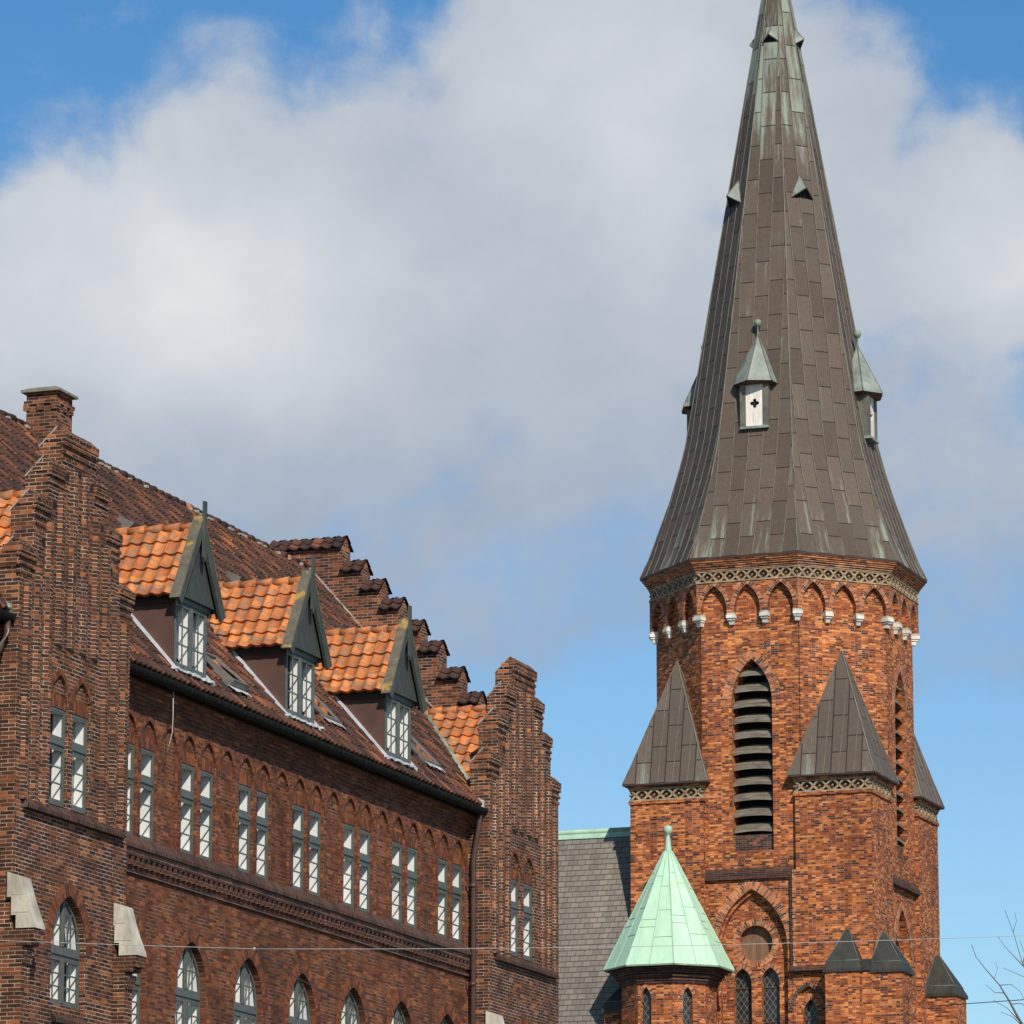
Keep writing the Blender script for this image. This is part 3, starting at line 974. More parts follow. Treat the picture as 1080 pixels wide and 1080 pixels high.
# ---- roofs -------------------------------------------------------------
def roofs():
    b = MB()
    L = sqrt(1 + SLOPE * SLOPE) * (EAVE_W - RIDGE_W)
    nrm = Vector((SLOPE, 0, 1)).normalized()
    dn = Vector((1, 0, -SLOPE)).normalized()
    pantiles(b, S(U0, RIDGE_W, RIDGE_Z - .02), S(1, 0, 0), dn, nrm, U1 - U0 - .02, L - .17, .22, .33, .05, .035, 0, 1, seg=6,
             clip=lambda x, q: not (q > L - .6 and (abs(U0 + x - G1) < GH + .02 or abs(U0 + x - G2) < GH + .02)))
    # underside and rear slope
    b.face([S(U0, .15, roof_z(.15) - .1), S(U1, .15, roof_z(.15) - .1), S(U1, RIDGE_W, RIDGE_Z - .1), S(U0, RIDGE_W, RIDGE_Z - .1)], 0)
    b.face([S(U0, RIDGE_W, RIDGE_Z), S(U1, RIDGE_W, RIDGE_Z), S(U1, 2 * RIDGE_W - .4, EAVE_Z), S(U0, 2 * RIDGE_W - .4, EAVE_Z)], 0)
    b.build('roof', [M_PAN, M_PANE], school, merge=False)
    r = MB()
    a = U0
    R = random.Random(4)
    while a < U1 - .1:
        e = min(a + .4, U1 - .02)
        rr = .07 + R.uniform(-.006, .012)
        r.tube([S(a, RIDGE_W, RIDGE_Z + .0 + R.uniform(-.01, .01)), S(e + .02, RIDGE_W, RIDGE_Z + .02)], [rr, rr + .015], 10, 0 if R.random() > .06 else 1)
        a += .38
    for _ in range(60):
        a = R.uniform(U0, U1 - .2)
        r.box((RIDGE_W + .05, a, RIDGE_Z - .07), (RIDGE_W + .14, a + R.uniform(.03, .12), RIDGE_Z - R.uniform(.0, .04)), 2)
    r.build('ridge_tiles', [M_PAN, M_ORA, M_CONC], school)
    # verge strip at the far gable
    v = MB()
    v.prism([(EAVE_W, EAVE_Z + .05), (RIDGE_W, RIDGE_Z + .05), (RIDGE_W, RIDGE_Z + .09), (EAVE_W, EAVE_Z + .09)], lambda p, q, d: S(d, p, q), U1 - .07, U1 + .05)
    v.build('verge_flashing', M_CONC, school)
    # cross roofs behind the street gables
    for c in (G1, G2):
        x = MB()
        zr = 18.65
        back = EAVE_W - (zr - EAVE_Z) / SLOPE - .25
        hw = GH + .02
        for s in (-1, 1):
            ax = S(0, 1, 0) if s < 0 else S(0, -1, 0)
            dnv = S(s * hw, 0, -(zr - 16.12)).normalized()
            nv = S(s * (zr - 16.12), 0, hw).normalized()
            ll = sqrt(hw * hw + (zr - 16.12) ** 2)
            if s < 0: o = S(c, back, zr)
            else: o = S(c, .06, zr)
            pantiles(x, o, ax, dnv, nv, .06 - back, ll, .27, .31, .06, .045, 0, 0, seg=7)
        xo = x.build('cross_roof', M_ORA, school, merge=False)
        rr = MB()
        a = back
        while a < .02:
            rr.tube([S(c, a, zr + .02), S(c, min(a + .36, .05), zr + .045)], [.085, .1], 10)
            a += .34
        rr.build('ridge_tiles', M_ORA, xo)
        # green valley gutters
        vl = MB()
        for s in (-1, 1):
            top = S(c, back + .25, zr + .03); bot = S(c + s * (hw + .05), EAVE_W - .1, EAVE_Z + .12)
            vl.tube([top, (top + bot) / 2 + Vector((0, 0, .02)), bot], .075, 6)
        vl.build('valley_gutter', m_valley, xo)


m_valley = m_plain('green stained valley lead', (.24, .28, .22), .7, .35, 4.0)
roofs()


# ---- far crow stepped end gable ---------------------------------------
def end_gable():
    lv = [(-4.35, 23.18), (-3.86, 22.6), (-3.40, 22.13), (-2.93, 21.66), (-2.45, 21.12), (-1.99, 20.62), (-1.49, 19.98), (-1.04, 19.39), (-.55, 18.86), (-.05, 18.3), (.40, 17.72)]
    ct = -5.25
    cap = .36
    right = []
    prevw = None
    for i, (w, z) in enumerate(lv):
        if i: right.append((lv[i - 1][0], z - cap))
        right.append((w, z - cap))
    left = [(2 * ct - w, z) for w, z in right]
    poly = [(.40, 0), (.40, right[-1][1])] + right[::-1][1:] + left + [(2 * ct - .4, 0)]
    b = MB()
    xf = lambda p, q, d: S(U1 + d, p, q)
    b.prism(poly, xf, 0, .5)
    b.build('end_gable', M_CHIM, school)
    spans = [(2 * ct + 4.35, -4.35, 23.18)] + [(lv[i - 1][0], lv[i][0], lv[i][1]) for i in range(1, len(lv))] + [(2 * ct - lv[i][0], 2 * ct - lv[i - 1][0], lv[i][1]) for i in range(1, len(lv))]
    for (w0, w1, z) in spans:
        t = MB()
        mid = U1 + .25; hw = .31; dz = .27
        wd = w1 - w0 + .06
        for s in (-1, 1):
            dnv = S(s * hw, 0, -dz).normalized(); nv = S(s * dz, 0, hw).normalized()
            ll = sqrt(hw * hw + dz * dz) + .05
            o = S(mid, w0 - .03, z - .06) if s < 0 else S(mid, w1 + .03, z - .06)
            ax = S(0, 1, 0) if s < 0 else S(0, -1, 0)
            pantiles(t, o, ax, dnv, nv, wd, ll, .28, .24, .06, .03, 0, 0, seg=7)
        # brick filling below the saddle tiles
        t.prism([(mid - .25, z - cap), (mid, z - .07), (mid + .25, z - cap)], lambda p, q, d: S(p, d, q), w0, w1, 1)
        t.build('step_coping', [M_CAPT, M_CHIM], school, merge=False)


end_gable()


# ---- chimney -----------------------------------------------------------
def chimney():
    b = MB()
    u0, u1, w0, w1 = 6.3, 7.02, -5.2, -4.54
    b.box((w0, u0, 21.5), (w1, u1, 23.1))
    for z, p in ((22.86, .04), (22.98, .0)):
        b.box((w0 - p, u0 - p, z), (w1 + p, u1 + p, z + .07))
    for k in range(3):
        a = u0 - .04 + .3 * k
        b.box((w0 - .05 + .3 * k, u0 - .045, 22.74), (w0 + .08 + .3 * k, u0 + .02, 22.86))
        b.box((w1 - .02, a, 22.74), (w1 + .045, a + .13, 22.86))
    o = b.build('chimney', M_CHIM, school)
    k = MB()
    k.box((w0 - .09, u0 - .09, 23.1), (w1 + .09, u1 + .09, 23.15))
    zb, zt = 23.15, 23.22
    lo = [(w0 - .09, u0 - .09), (w1 + .09, u0 - .09), (w1 + .09, u1 + .09), (w0 - .09, u1 + .09)]
    hi = [(w0 + .06, u0 + .06), (w1 - .06, u0 + .06), (w1 - .06, u1 - .06), (w0 + .06, u1 - .06)]
    for i in range(4):
        j = (i + 1) % 4
        k.face([(*lo[i], zb), (*lo[j], zb), (*hi[j], zt), (*hi[i], zt)])
    k.face([(*q, zt) for q in hi])
    k.build('chimney_cap', M_CAPST, o)
    f = MB()
    f.box((w0 - .03, u0 - .025, 22.1), (w1 + .02, u1 + .025, 22.3))
    f.build('chimney_foot', M_CHIM, o)


chimney()


# ---- dormers -----------------------------------------------------------
def dormer(c):
    wf = .10
    zs, zh = 16.5, 17.74
    hw = .78
    zr = 19.2
    ze = 17.82
    ehw = .93
    b = MB()
    back = lambda z: EAVE_W - (z - EAVE_Z) / SLOPE
    for s in (-1, 1):
        a = c + s * hw
        pts = [S(a, wf, zs - .08), S(a, wf, ze + .02), S(a, back(ze) - .1, ze + .02), S(a, back(zs) - .25, zs - .2)]
        b.face(pts, 0)
        a2 = a - s * .06
        b.face([p + S(-s * .06, 0, 0) for p in pts], 0)
        b.face([S(a, wf, zs - .08), S(a2, wf, zs - .08), S(a2, wf, ze), S(a, wf, ze)], 0)
        # eaves fascia
        lo, hi = min(a + s * .05, a), max(a + s * .05, a)
        b.box((back(ze) - .2, lo, ze - .16), (wf + .06, hi, ze + .05), 1)
        b.box((back(ze) - .2, min(a + s * .12, a + s * .05), ze - .03), (wf + .08, max(a + s * .12, a + s * .05), ze + .045), 1)
    b.box((wf - .06, c - hw, zs - .12), (wf + .03, c + hw, zs), 2)
    b.box((wf - .08, c - hw - .02, zh - .01), (wf + .05, c + hw + .02, ze + .02), 2)
    dm = b.build('dormer', [M_CHEEK, m_fascia, M_FRAME], school)
    # tiled roof
    t = MB()
    bk = back(zr) - .25
    fr = wf + .14
    dz = zr - ze + .05
    for s in (-1, 1):
        ax = S(0, 1, 0) if s < 0 else S(0, -1, 0)
        hx = ehw + .06
        dnv = S(s * hx, 0, -dz).normalized(); nv = S(s * dz, 0, hx).normalized()
        ll = sqrt(hx * hx + dz * dz)
        o = S(c, bk, zr) if s < 0 else S(c, fr, zr)
        pantiles(t, o, ax, dnv, nv, fr - bk, ll, .265, .34, .05, .05, 0, 0, seg=8)
    t.build('dormer_roof', M_ORA, dm, merge=False)
    r = MB()
    a = bk
    while a < fr - .05:
        r.tube([S(c, a, zr + .02), S(c, min(a + .37, fr), zr + .045)], [.075, .092], 10)
        a += .35
    r.build('ridge_tiles', M_ORA, dm)
    # boarded gable
    g = MB()
    g.prism([(c - ehw + .04, ze + .0), (c + ehw - .04, ze + .0), (c, zr + .06)], lambda p, q, d: S(p, wf + .12 - d, q), 0, .05)
    for i, fc in enumerate(g.f):           # boards follow the two rakes
        P = [g.v[k] for k in fc]
        g.uv[i] = [((p[1] - c) * .8 + p[2] * .45, p[2]) for p in P]
    g.build('gable_board', M_GBOARD, dm)
    # bargeboards
    for s in (-1, 1):
        q = MB()
        top = (c, zr + .22); botx = c + s * (ehw + .13); bot = (botx, ze - .13)
        dx, dzv = bot[0] - top[0], bot[1] - top[1]
        L = sqrt(dx * dx + dzv * dzv); nx, nz = -dzv / L * s, dx / L * s
        if nz > 0: nx, nz = -nx, -nz
        wd = .17
        poly = [top, bot, (bot[0] + nx * wd, bot[1] + nz * wd), (top[0] + nx * wd * .1, top[1] - wd * 1.9)]
        q.prism(poly, lambda p, z, d: S(p, wf + .235 - d, z), 0, .06, 0)
        # weathering board on top of the rake
        nx2, nz2 = -nx, -nz
        p2 = [top, bot, (bot[0] + nx2 * .035, bot[1] + nz2 * .035), (top[0] + nx2 * .035, top[1] + nz2 * .035)]
        q.prism(p2, lambda p, z, d: S(p, wf + .25 - d, z), 0, .2, 1)
        q.build('bargeboard', [m_bargegrey, M_BARGE], dm)
    fn = MB()
    fn.box((wf + .236, c - .055, zr - .55), (wf + .285, c + .055, zr + .50))
    fn.prism([(c - .055, zr - .55), (c + .055, zr - .55), (c, zr - .64)], lambda p, z, d: S(p, wf + .285 - d, z), 0, .049)
    fn.build('finial', m_bargegrey, dm)
    # window: two casements of six panes
    DX = lambda a, bq, d: S(a, wf + .02 - d, bq)
    make_window(DX, c - hw + .06, c + hw - .06, zs, zh, 0.0, dm, mid=True, rows=3, pane_cols=2, lining=.17, fr=.05, bar=.028, mfr=M_DFRAME)
    # lead flashing along cheek and sill
    f = MB()
    s = -1
    for s in (-1, 1):
        a = c + s * (hw + .045)
        z0w = wf + .12
        pts = []
        f.prism([(z0w, roof_z(z0w) + .07), (back(ze) + .0, roof_z(back(ze)) + .07), (back(ze) + .0, roof_z(back(ze)) + .16), (z0w, roof_z(z0w) + .13)], lambda p, q, d: S(a - d, p, q), -.04, .04)
    R = random.Random(int(c * 10))
    x = c - hw - .1
    while x < c + hw + .1:
        f.box((wf + .0, x, roof_z(wf) + .02), (wf + .13 + R.uniform(-.03, .04), x + .1, roof_z(wf + .08) + .06 + R.uniform(-.01, .015)))
        x += .105
    f.build('flashing', M_LEAD, dm)


m_fascia = m_plain('dark brown fascia', (.045, .03, .026), .6, .15, 3.0)
m_bargegrey = m_plain('grey green weathered timber', (.055, .063, .057), .75, .22, 5.0, stretch=(1, 1, .4), bmp=.006)
for k in range(3): dormer(2.42 + 5.34 * k)


# ---- roof windows ------------------------------------------------------
def skylight(u, w, wu, ls, lift=.12, tilt=0.0, flash=True, closed=True):
    nrm = Vector((SLOPE, 0, 1)).normalized(); dn = Vector((1, 0, -SLOPE)).normalized()
    o = S(u, w, roof_z(w))
    top_l = lift; bot_l = lift + tilt
    X = lambda a, s_, h: o + S(a, 0, 0) + dn * s_ + nrm * h
    b = MB()
    e = .07
    def bar(a0, a1, s0, s1):
        P = []
        for h0 in (0, 1):
            for (a, s_) in ((a0, s0), (a1, s0), (a1, s1), (a0, s1)):
                hh = (top_l + (bot_l - top_l) * s_ / ls)
                P.append(X(a, s_, .02 if h0 == 0 else hh))
        for q in ((0, 1, 2, 3), (4, 5, 6, 7), (0, 1, 5, 4), (1, 2, 6, 5), (2, 3, 7, 6), (3, 0, 4, 7)): b.face([P[i] for i in q], 0)
    bar(0, wu, 0, e); bar(0, wu, ls - e, ls); bar(0, e, e, ls - e); bar(wu - e, wu, e, ls - e)
    s_ = b.build('skylight', M_ZINC, school)
    g = MB()
    g.face([X(e, e, top_l - .02), X(wu - e, e, top_l - .02), X(wu - e, ls - e, bot_l - .02), X(e, ls - e, bot_l - .02)])
    g.build('pane', M_RPANE, s_, merge=False)
    if flash:
        f = MB()
        R = random.Random(int(u * 31))
        x = -.08
        while x < wu + .05:
            P0 = X(x, ls + .0, .06); 
            f.face([X(x, ls, .085), X(x + .1, ls, .085), X(x + .1, ls + .13 + R.uniform(-.03, .05), .1), X(x, ls + .13 + R.uniform(-.03, .05), .1)])
            x += .105
        f.build('flashing', M_LEAD, s_)


skylight(4.35, -.62, .75, .95, .1, .12)
skylight(9.75, -.95, .8, 1.1, .08, .05)
skylight(15.4, -.85, .8, 1.0, .08, .05)
skylight(7.0, -3.55, .36, .34, .12, .14, False)
skylight(12.2, -3.45, .36, .34, .12, .14, False)


# ---- downpipes and hanging cable --------------------------------------
def pipes():
    b = MB()
    u = G2 - GH - .1
    b.tube([S(u - .1, .335, 16.0), S(u - .1, .335, 15.8), S(u - .06, .25, 15.4), S(u - .05, .18, 15.0), S(u - .05, .17, 0)], .055, 10)
    for z in (14.4, 12.3, 10.4, 8.5):
        b.tube([S(u - .05, .17, z), S(u - .05, .17, z + .09)], .07, 10)
        b.box((-.02, u - .08, z + .03), (.17, u - .02, z + .06))
    b.build('downpipe', M_PIPE, school)
    b = MB()
    u = G1 - GH - .16
    b.tube([S(u, .36, 16.0), S(u, .36, 15.78), S(u - .1, .3, 15.5), S(u - .5, .16, 14.95), S(u - .55, .14, 14.6), S(u - .55, .14, 0)], .06, 10)
    b.build('downpipe', M_PIPE, school)
    # rain hopper nub on the gutter end
    h = MB(); h.box((.33, G2 - GH - .13, 16.1), (.39, G2 - GH - .05, 16.28)); h.build('gutter_end_post', M_LEAD, school)
    c = MB()
    u = 1.25
    pts = [S(u, .30, 15.95), S(u, .30, 15.5), S(u, .29, 15.2), S(u - .03, .26, 15.0), S(u - .02, .2, 14.87), S(u + .02, .12, 14.82), S(u + .1, .03, 14.84)]
    c.tube(pts, .009, 6)
    c.build('hanging_cable', M_WIRE, school)


pipes()

# ================================================================== CHURCH
CA = radians(20.3)
church = thing('church', 'orange red brick church with an octagonal tower, brown copper spire and grey slate nave roof', 'church', (9.01, 148.0, 0), -CA)
# local x to the right along the front, y into depth, z up
OCT = [pi / 8 + pi / 4 * k for k in range(8)]
def octv(R, z): return [Vector((R * cos(a), R * sin(a), z)) for a in OCT]
def face_frame(k, ap):
    """frame of octagon face k (normal at k*45 deg): a along, b up, d inwards"""
    n = Vector((cos(k * pi / 4), sin(k * pi / 4), 0)); t = Vector((-n.y, n.x, 0))
    return lambda a, b, d: n * (ap - d) + t * a + Vector((0, 0, b))


AP = 3.92
HWF = AP * tan(pi / 8)
CX = .06                                         # the belfry openings sit a little left of centre


def tower():
    b = MB()
    # octagonal belfry stage
    for k in range(8):
        xf = face_frame(k, AP)
        holes = []
        if k % 2 == 0:
            sgn = 1 if k in (6, 4) else 1
            ctr = CX if k == 6 else 0.0
            lv = arch_loop(ctr, .68, 21.9, 26.75, 1.38, 10)
            holes.append(lv)
        b.fill([(-HWF, 21.05), (HWF, 21.05), (HWF, 31.2), (-HWF, 31.2)], holes, xf, 0, 0)
        if holes:
            b.wallring(holes[0], xf, 0, .75, 0)
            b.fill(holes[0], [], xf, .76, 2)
            ring_strip(b, arch_line(ctr, .68, 26.75, 1.38, 14), .3, xf, -.008, 1)
            # blackened brick apron under the louvres
            b.box((ctr - .675, 21.9, .18), (ctr + .675, 22.45, .7), 3, xf)
        # arcade of three hanging arches
        P = .20; ap2 = AP + P; h2 = ap2 * tan(pi / 8)
        xo = face_frame(k, ap2)
        z0, z1 = 29.66, 30.66
        cs = [-2 * h2 / 3 * .985, 0, 2 * h2 / 3 * .985]
        hw = .43
        outl = [(-h2, z1), (-h2, z0)]
        for c in cs:
            al = arch_loop(c, hw, z0, z0 + .12, .78, 8)
            crv = al[2:]                             # right foot to left foot
            crv = [(c + hw, z0)] + crv + [(c - hw, z0)]
            outl += crv[::-1]
            ring_strip(b, arch_line(c, hw, z0 + .12, .78, 10), .14, xo, -.006, 1)
        outl += [(h2, z0), (h2, z1)]
        b.fill(outl, [], xo, 0, 0)
        b.wallring(outl, xo, 0, P, 0)
    # square stage: front and sides between the turrets
    XL, XR, YF, YB = -4.02, 4.02, -4.10, 4.02
    tr = [(XR - 2.5, XR, YF, YF + 2.5), (XL, XL + 2.45, YF, YF + 2.5), (XR - 2.5, XR, YB - 2.5, YB), (XL, XL + 2.45, YB - 2.5, YB)]
    # front panel with tall arch
    pf = -3.96
    F = lambda a, q, d: Vector((a, pf + d, q))
    big = arch_loop(0, 1.17, 10, 18.75, 1.92, 12)
    b.fill([(XL + 2.2, 0), (1.6, 0), (1.6, 21.25), (XL + 2.2, 21.25)], [big], F, 0, 0)
    b.wallring(big, F, 0, .14, 0)
    ring_strip(b, arch_line(0, 1.17, 18.75, 1.92, 16), .30, F, -.012, 1)
    big2 = arch_loop(0, 1.09, 10, 18.75, 1.79, 12)
    b.fill(big, [big2], F, .14, 0)
    b.wallring(big2, F, .14, .3, 0)
    oc = [(0.02 + .56 * cos(2 * pi * i / 28), 18.97 + .56 * sin(2 * pi * i / 28)) for i in range(28)]
    l1 = arch_loop(-.43, .30, 12, 17.72, .46, 7); l2 = arch_loop(.50, .30, 12, 17.72, .46, 7)
    b.fill(big2, [oc, l1, l2], F, .3, 0)
    for lp in (oc, l1, l2): b.wallring(lp, F, .3, .62, 0)
    oc_in = [(0.02 + .57 * cos(-2 * pi * i / 28), 18.97 + .57 * sin(-2 * pi * i / 28)) for i in range(28)]
    ring_strip(b, oc_in[::-1], .2, F, .29, 1, closed=True)
    for c in (-.43, .50): ring_strip(b, arch_line(c, .30, 17.72, .46, 8), .13, F, .29, 1)
    # sloping offset between square stage and octagon, moulded frame of the panel
    b.prism([(-3.75, 21.62), (-4.02, 21.2), (-4.02, 21.08), (-3.75, 21.08)], lambda p, q, d: Vector((d, p, q)), XL + 2.3, 1.52, 4)
    b.box((1.30, -4.07, 18.1), (1.39, -3.9, 21.08), 4); b.box((1.39, -4.115, 18.0), (1.52, -3.9, 21.2), 1)
    b.box((XL + 2.3, -4.06, 20.98), (1.30, -3.9, 21.08), 4)
    # lower wall right of the panel with its small arch
    pl = lambda a, q, d: Vector((a, -3.99 + d, q))
    sa = arch_loop(1.86, .52, 10, 16.72, .78, 9)
    b.fill([(1.34, 0), (2.85, 0), (2.85, 18.1), (1.34, 18.1)], [sa], pl, 0, 0)
    b.wallring(sa, pl, 0, .12, 0)
    ring_strip(b, arch_line(1.86, .52, 16.72, .78, 9), .13, pl, -.03, 3)
    sb = arch_loop(1.88, .25, 10, 16.6, .5, 7)
    b.fill(sa, [sb], pl, .12, 0); b.wallring(sb, pl, .12, .4, 0)
    ring_strip(b, arch_line(1.88, .25, 16.6, .5, 8), .13, pl, .11, 1)
    b.prism([(-4.20, 17.96), (-4.20, 18.05), (-4.05, 18.2), (-3.9, 18.2), (-3.9, 17.96)], lambda p, q, d: Vector((d, p, q)), 1.30, 2.8, 4)
    # right hand face with arched recess
    rx = 3.88
    RF = lambda a, q, d: Vector((rx - d, a, q))
    ra = arch_loop(-.1, 1.05, 10, 18.3, 2.0, 12)
    b.fill([(YF + 2.3, 0), (YB - 2.3, 0), (YB - 2.3, 21.2), (YF + 2.3, 21.2)], [ra], RF, 0, 0)
    b.wallring(ra, RF, 0, .22, 0)
    ring_strip(b, arch_line(-.1, 1.05, 18.3, 2.0, 14), .26, RF, -.012, 1)
    r1 = arch_loop(-.1, .6, 17.9, 18.7, .7, 8); r2 = arch_loop(-.55, .26, 12, 16.9, .45, 7); r3 = arch_loop(.4, .26, 12, 16.9, .45, 7)
    b.fill(ra, [r1, r2, r3], RF, .22, 0)
    for lp in (r1, r2, r3):
        b.wallring(lp, RF, .22, .5, 0)
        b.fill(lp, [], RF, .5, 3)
    b.prism([(rx - .25, 21.75), (rx + .16, 21.1), (rx + .16, 20.95), (rx - .25, 20.95)], lambda p, q, d: Vector((p, d, q)), YF + 2.45, YB - 2.45, 4)
    # rear and left walls
    b.box((XL + .1, YB - .3, 0), (XR - .1, YB - .12, 21.2), 0)
    b.box((XL + .12, YF + .2, 0), (XL + .35, YB - .2, 21.2), 0)
    for s in (0,):
        b.box((XL + .3, YF + .5, 21.0), (XR - .3, YB - .4, 21.15), 4)
    b.build('tower', [M_TOW, M_VOUS, M_BLACK, M_TOWD, M_SILL], church)

    # louvre boards
    for k in (6, 0):
        ctr = CX if k == 6 else 0.0
        xf = face_frame(k, AP)
        z = 22.62
        i = 0
        while z < 27.75:
            hw = .665
            if z > 26.5: hw = max(.25, .665 * sqrt(max(.05, 1 - ((z - 26.55) / 1.65) ** 2)))
            m_ = MB()
            N = 8
            for j in range(N):
                a0 = -hw + 2 * hw * j / N; a1 = -hw + 2 * hw * (j + 1) / N
                sag = lambda a: .05 * (a / .665) ** 2
                pr = [(.16, z + .05), (.12, z - .07), (.42, z + .19), (.45, z + .26)]
                A = [xf(ctr + a0, q - sag(a0), d) for d, q in pr]; B = [xf(ctr + a1, q - sag(a1), d) for d, q in pr]
                for p in range(4): m_.face([A[p], B[p], B[(p + 1) % 4], A[(p + 1) % 4]])
                if j == 0: m_.face(A)
                if j == N - 1: m_.face(B)
            m_.build('louvre_board', M_LOUV, church)
            z += .505
            i += 1

    # corbels of white stone under the arcade
    for k in range(8):
        ap2 = AP
        h2 = (AP + .2) * tan(pi / 8)
        xf = face_frame(k, AP)
        pos = [-h2 / 3 * .985, h2 / 3 * .985]
        for a in pos: corbel(lambda s_, q, d, xf=xf, a=a: xf(a + s_, q, d))
        ang = OCT[k]
        n = Vector((cos(ang), sin(ang), 0)); t = Vector((-n.y, n.x, 0)); R = AP / cos(pi / 8)
        corbel(lambda s_, q, d, n=n, t=t, R=R: n * (R - d) + t * s_ + Vector((0, 0, q)), 1.12)

    # frieze: crossed terracotta lattice on a dark band
    frieze([[face_frame(k, AP + .21), (AP + .21) * tan(pi / 8), 9] for k in range(8)], 30.66, 31.06)
    # corbelled brick cornice below the spire
    c = MB()
    for z0, z1, ap in ((31.06, 31.12, 4.17), (31.12, 31.19, 4.21), (31.19, 31.25, 4.26), (31.25, 31.31, 4.30), (31.31, 31.37, 4.35), (31.37, 31.43, 4.39)):
        R = ap / cos(pi / 8)
        lo, hi = octv(R, z0), octv(R, z1)
        for i in range(8):
            j = (i + 1) % 8
            c.face([lo[i], lo[j], hi[j], hi[i]])
        inn = octv(R - .25, z0); c2 = octv(R - .25, z1)
        for i in range(8):
            j = (i + 1) % 8
            c.face([lo[i], lo[j], inn[j], inn[i]]); c.face([hi[i], hi[j], c2[j], c2[i]])
    c.build('cornice', M_VOUS, church, merge=False)

    # lancets and oculus fillings
    g = MB(); g.fill(oc, [], F, .56); g.build('oculus_boarding', M_BOARD, church, merge=False)
    for lp, fx, d in ((l1, F, .55), (l2, F, .55), (sb, pl, .36)):
        g = MB(); g.fill(lp, [], fx, d)
        x0 = min(p[0] for p in lp); x1 = max(p[0] for p in lp)
        for z in (17.55, 16.45, 15.3):
            if z < max(p[1] for p in lp) - .3: g.box((x0, z, d - .03), (x1, z + .03, d), 1, fx)
        g.build('window', [M_LEADED, m_rust], church, merge=False)
    # lightning cable down the front
    lc = MB()
    xf = face_frame(7, AP)
    lc.tube([xf(-HWF + .04, z, -.03) for z in (29.5, 27, 24.5, 21.5)], .012, 5)
    lc.build('lightning_cable', M_DWIRE, church)


m_rust = m_plain('rusty saddle bar', (.11, .05, .035), .8, .2, 4.0)


def corbel(xf, sc=1.0):
    b = MB()
    w = .145 * sc
    def bx(w_, z0, z1, d0, d1, w2=None, dd=None):
        w2 = w2 or w_
        P = [xf(-w2, z0, .05), xf(w2, z0, .05), xf(w2, z0, dd if dd is not None else d1), xf(-w2, z0, dd if dd is not None else d1),
             xf(-w_, z1, .05), xf(w_, z1, .05), xf(w_, z1, d1), xf(-w_, z1, d1)]
        for q in ((0, 1, 2, 3), (4, 5, 6, 7), (0, 1, 5, 4), (1, 2, 6, 5), (2, 3, 7, 6), (3, 0, 4, 7)): b.face([P[i] for i in q])
    bx(w, 29.58, 29.65, 0, -.21, w * .8, -.17)
    bx(w, 29.47, 29.58, 0, -.235)
    bx(w * .8, 29.41, 29.47, 0, -.19)
    bx(w * .62, 29.27, 29.41, 0, -.15, w * .5, -.10)
    b.build('corbel', M_CORB, church)


def frieze(faces, z0, z1, parent=None, name='frieze'):
    b = MB()
    H = z1 - z0
    for xf, hw, n in faces:
        b.fill([(-hw, z0), (hw, z0), (hw, z1), (-hw, z1)], [], xf, .12, 1)
        b.box((-hw, z0, -.02), (hw, z0 + .045, .13), 0, xf)
        b.box((-hw, z1 - .045, -.02), (hw, z1, .13), 0, xf)
        pit = 2 * hw / n
        t = .030
        for i in range(n):
            a0 = -hw + pit * i; a1 = a0 + pit
            for (p, q) in (((a0, z0 + .04), (a1, z1 - .04)), ((a0, z1 - .04), (a1, z0 + .04))):
                # wavy strand so that neighbouring strands enclose almond shaped openings
                pts = []
                for j in range(7):
                    s_ = j / 6
                    e = .5 - .5 * cos(pi * s_)
                    pts.append((p[0] + (q[0] - p[0]) * s_, p[1] + (q[1] - p[1]) * e))
                for j in range(6):
                    (x0, y0), (x1, y1) = pts[j], pts[j + 1]
                    L = sqrt((x1 - x0) ** 2 + (y1 - y0) ** 2); nx, ny = -(y1 - y0) / L * t, (x1 - x0) / L * t
                    b.prism([(x0 + nx, y0 + ny), (x1 + nx, y1 + ny), (x1 - nx, y1 - ny), (x0 - nx, y0 - ny)], xf, 0.0, .11, 0)
            for am in (a0, (a0 + a1) / 2):
                for zz in ((z0 + z1) / 2,) if am == a0 else ():
                    s_ = .035
                    b.prism([(am - s_, zz), (am, zz - s_), (am + s_, zz), (am, zz + s_)], xf, .01, .11, 0)
    return b.build(name, [M_TERRA, M_TOWD], parent or church, merge=False)


tower()


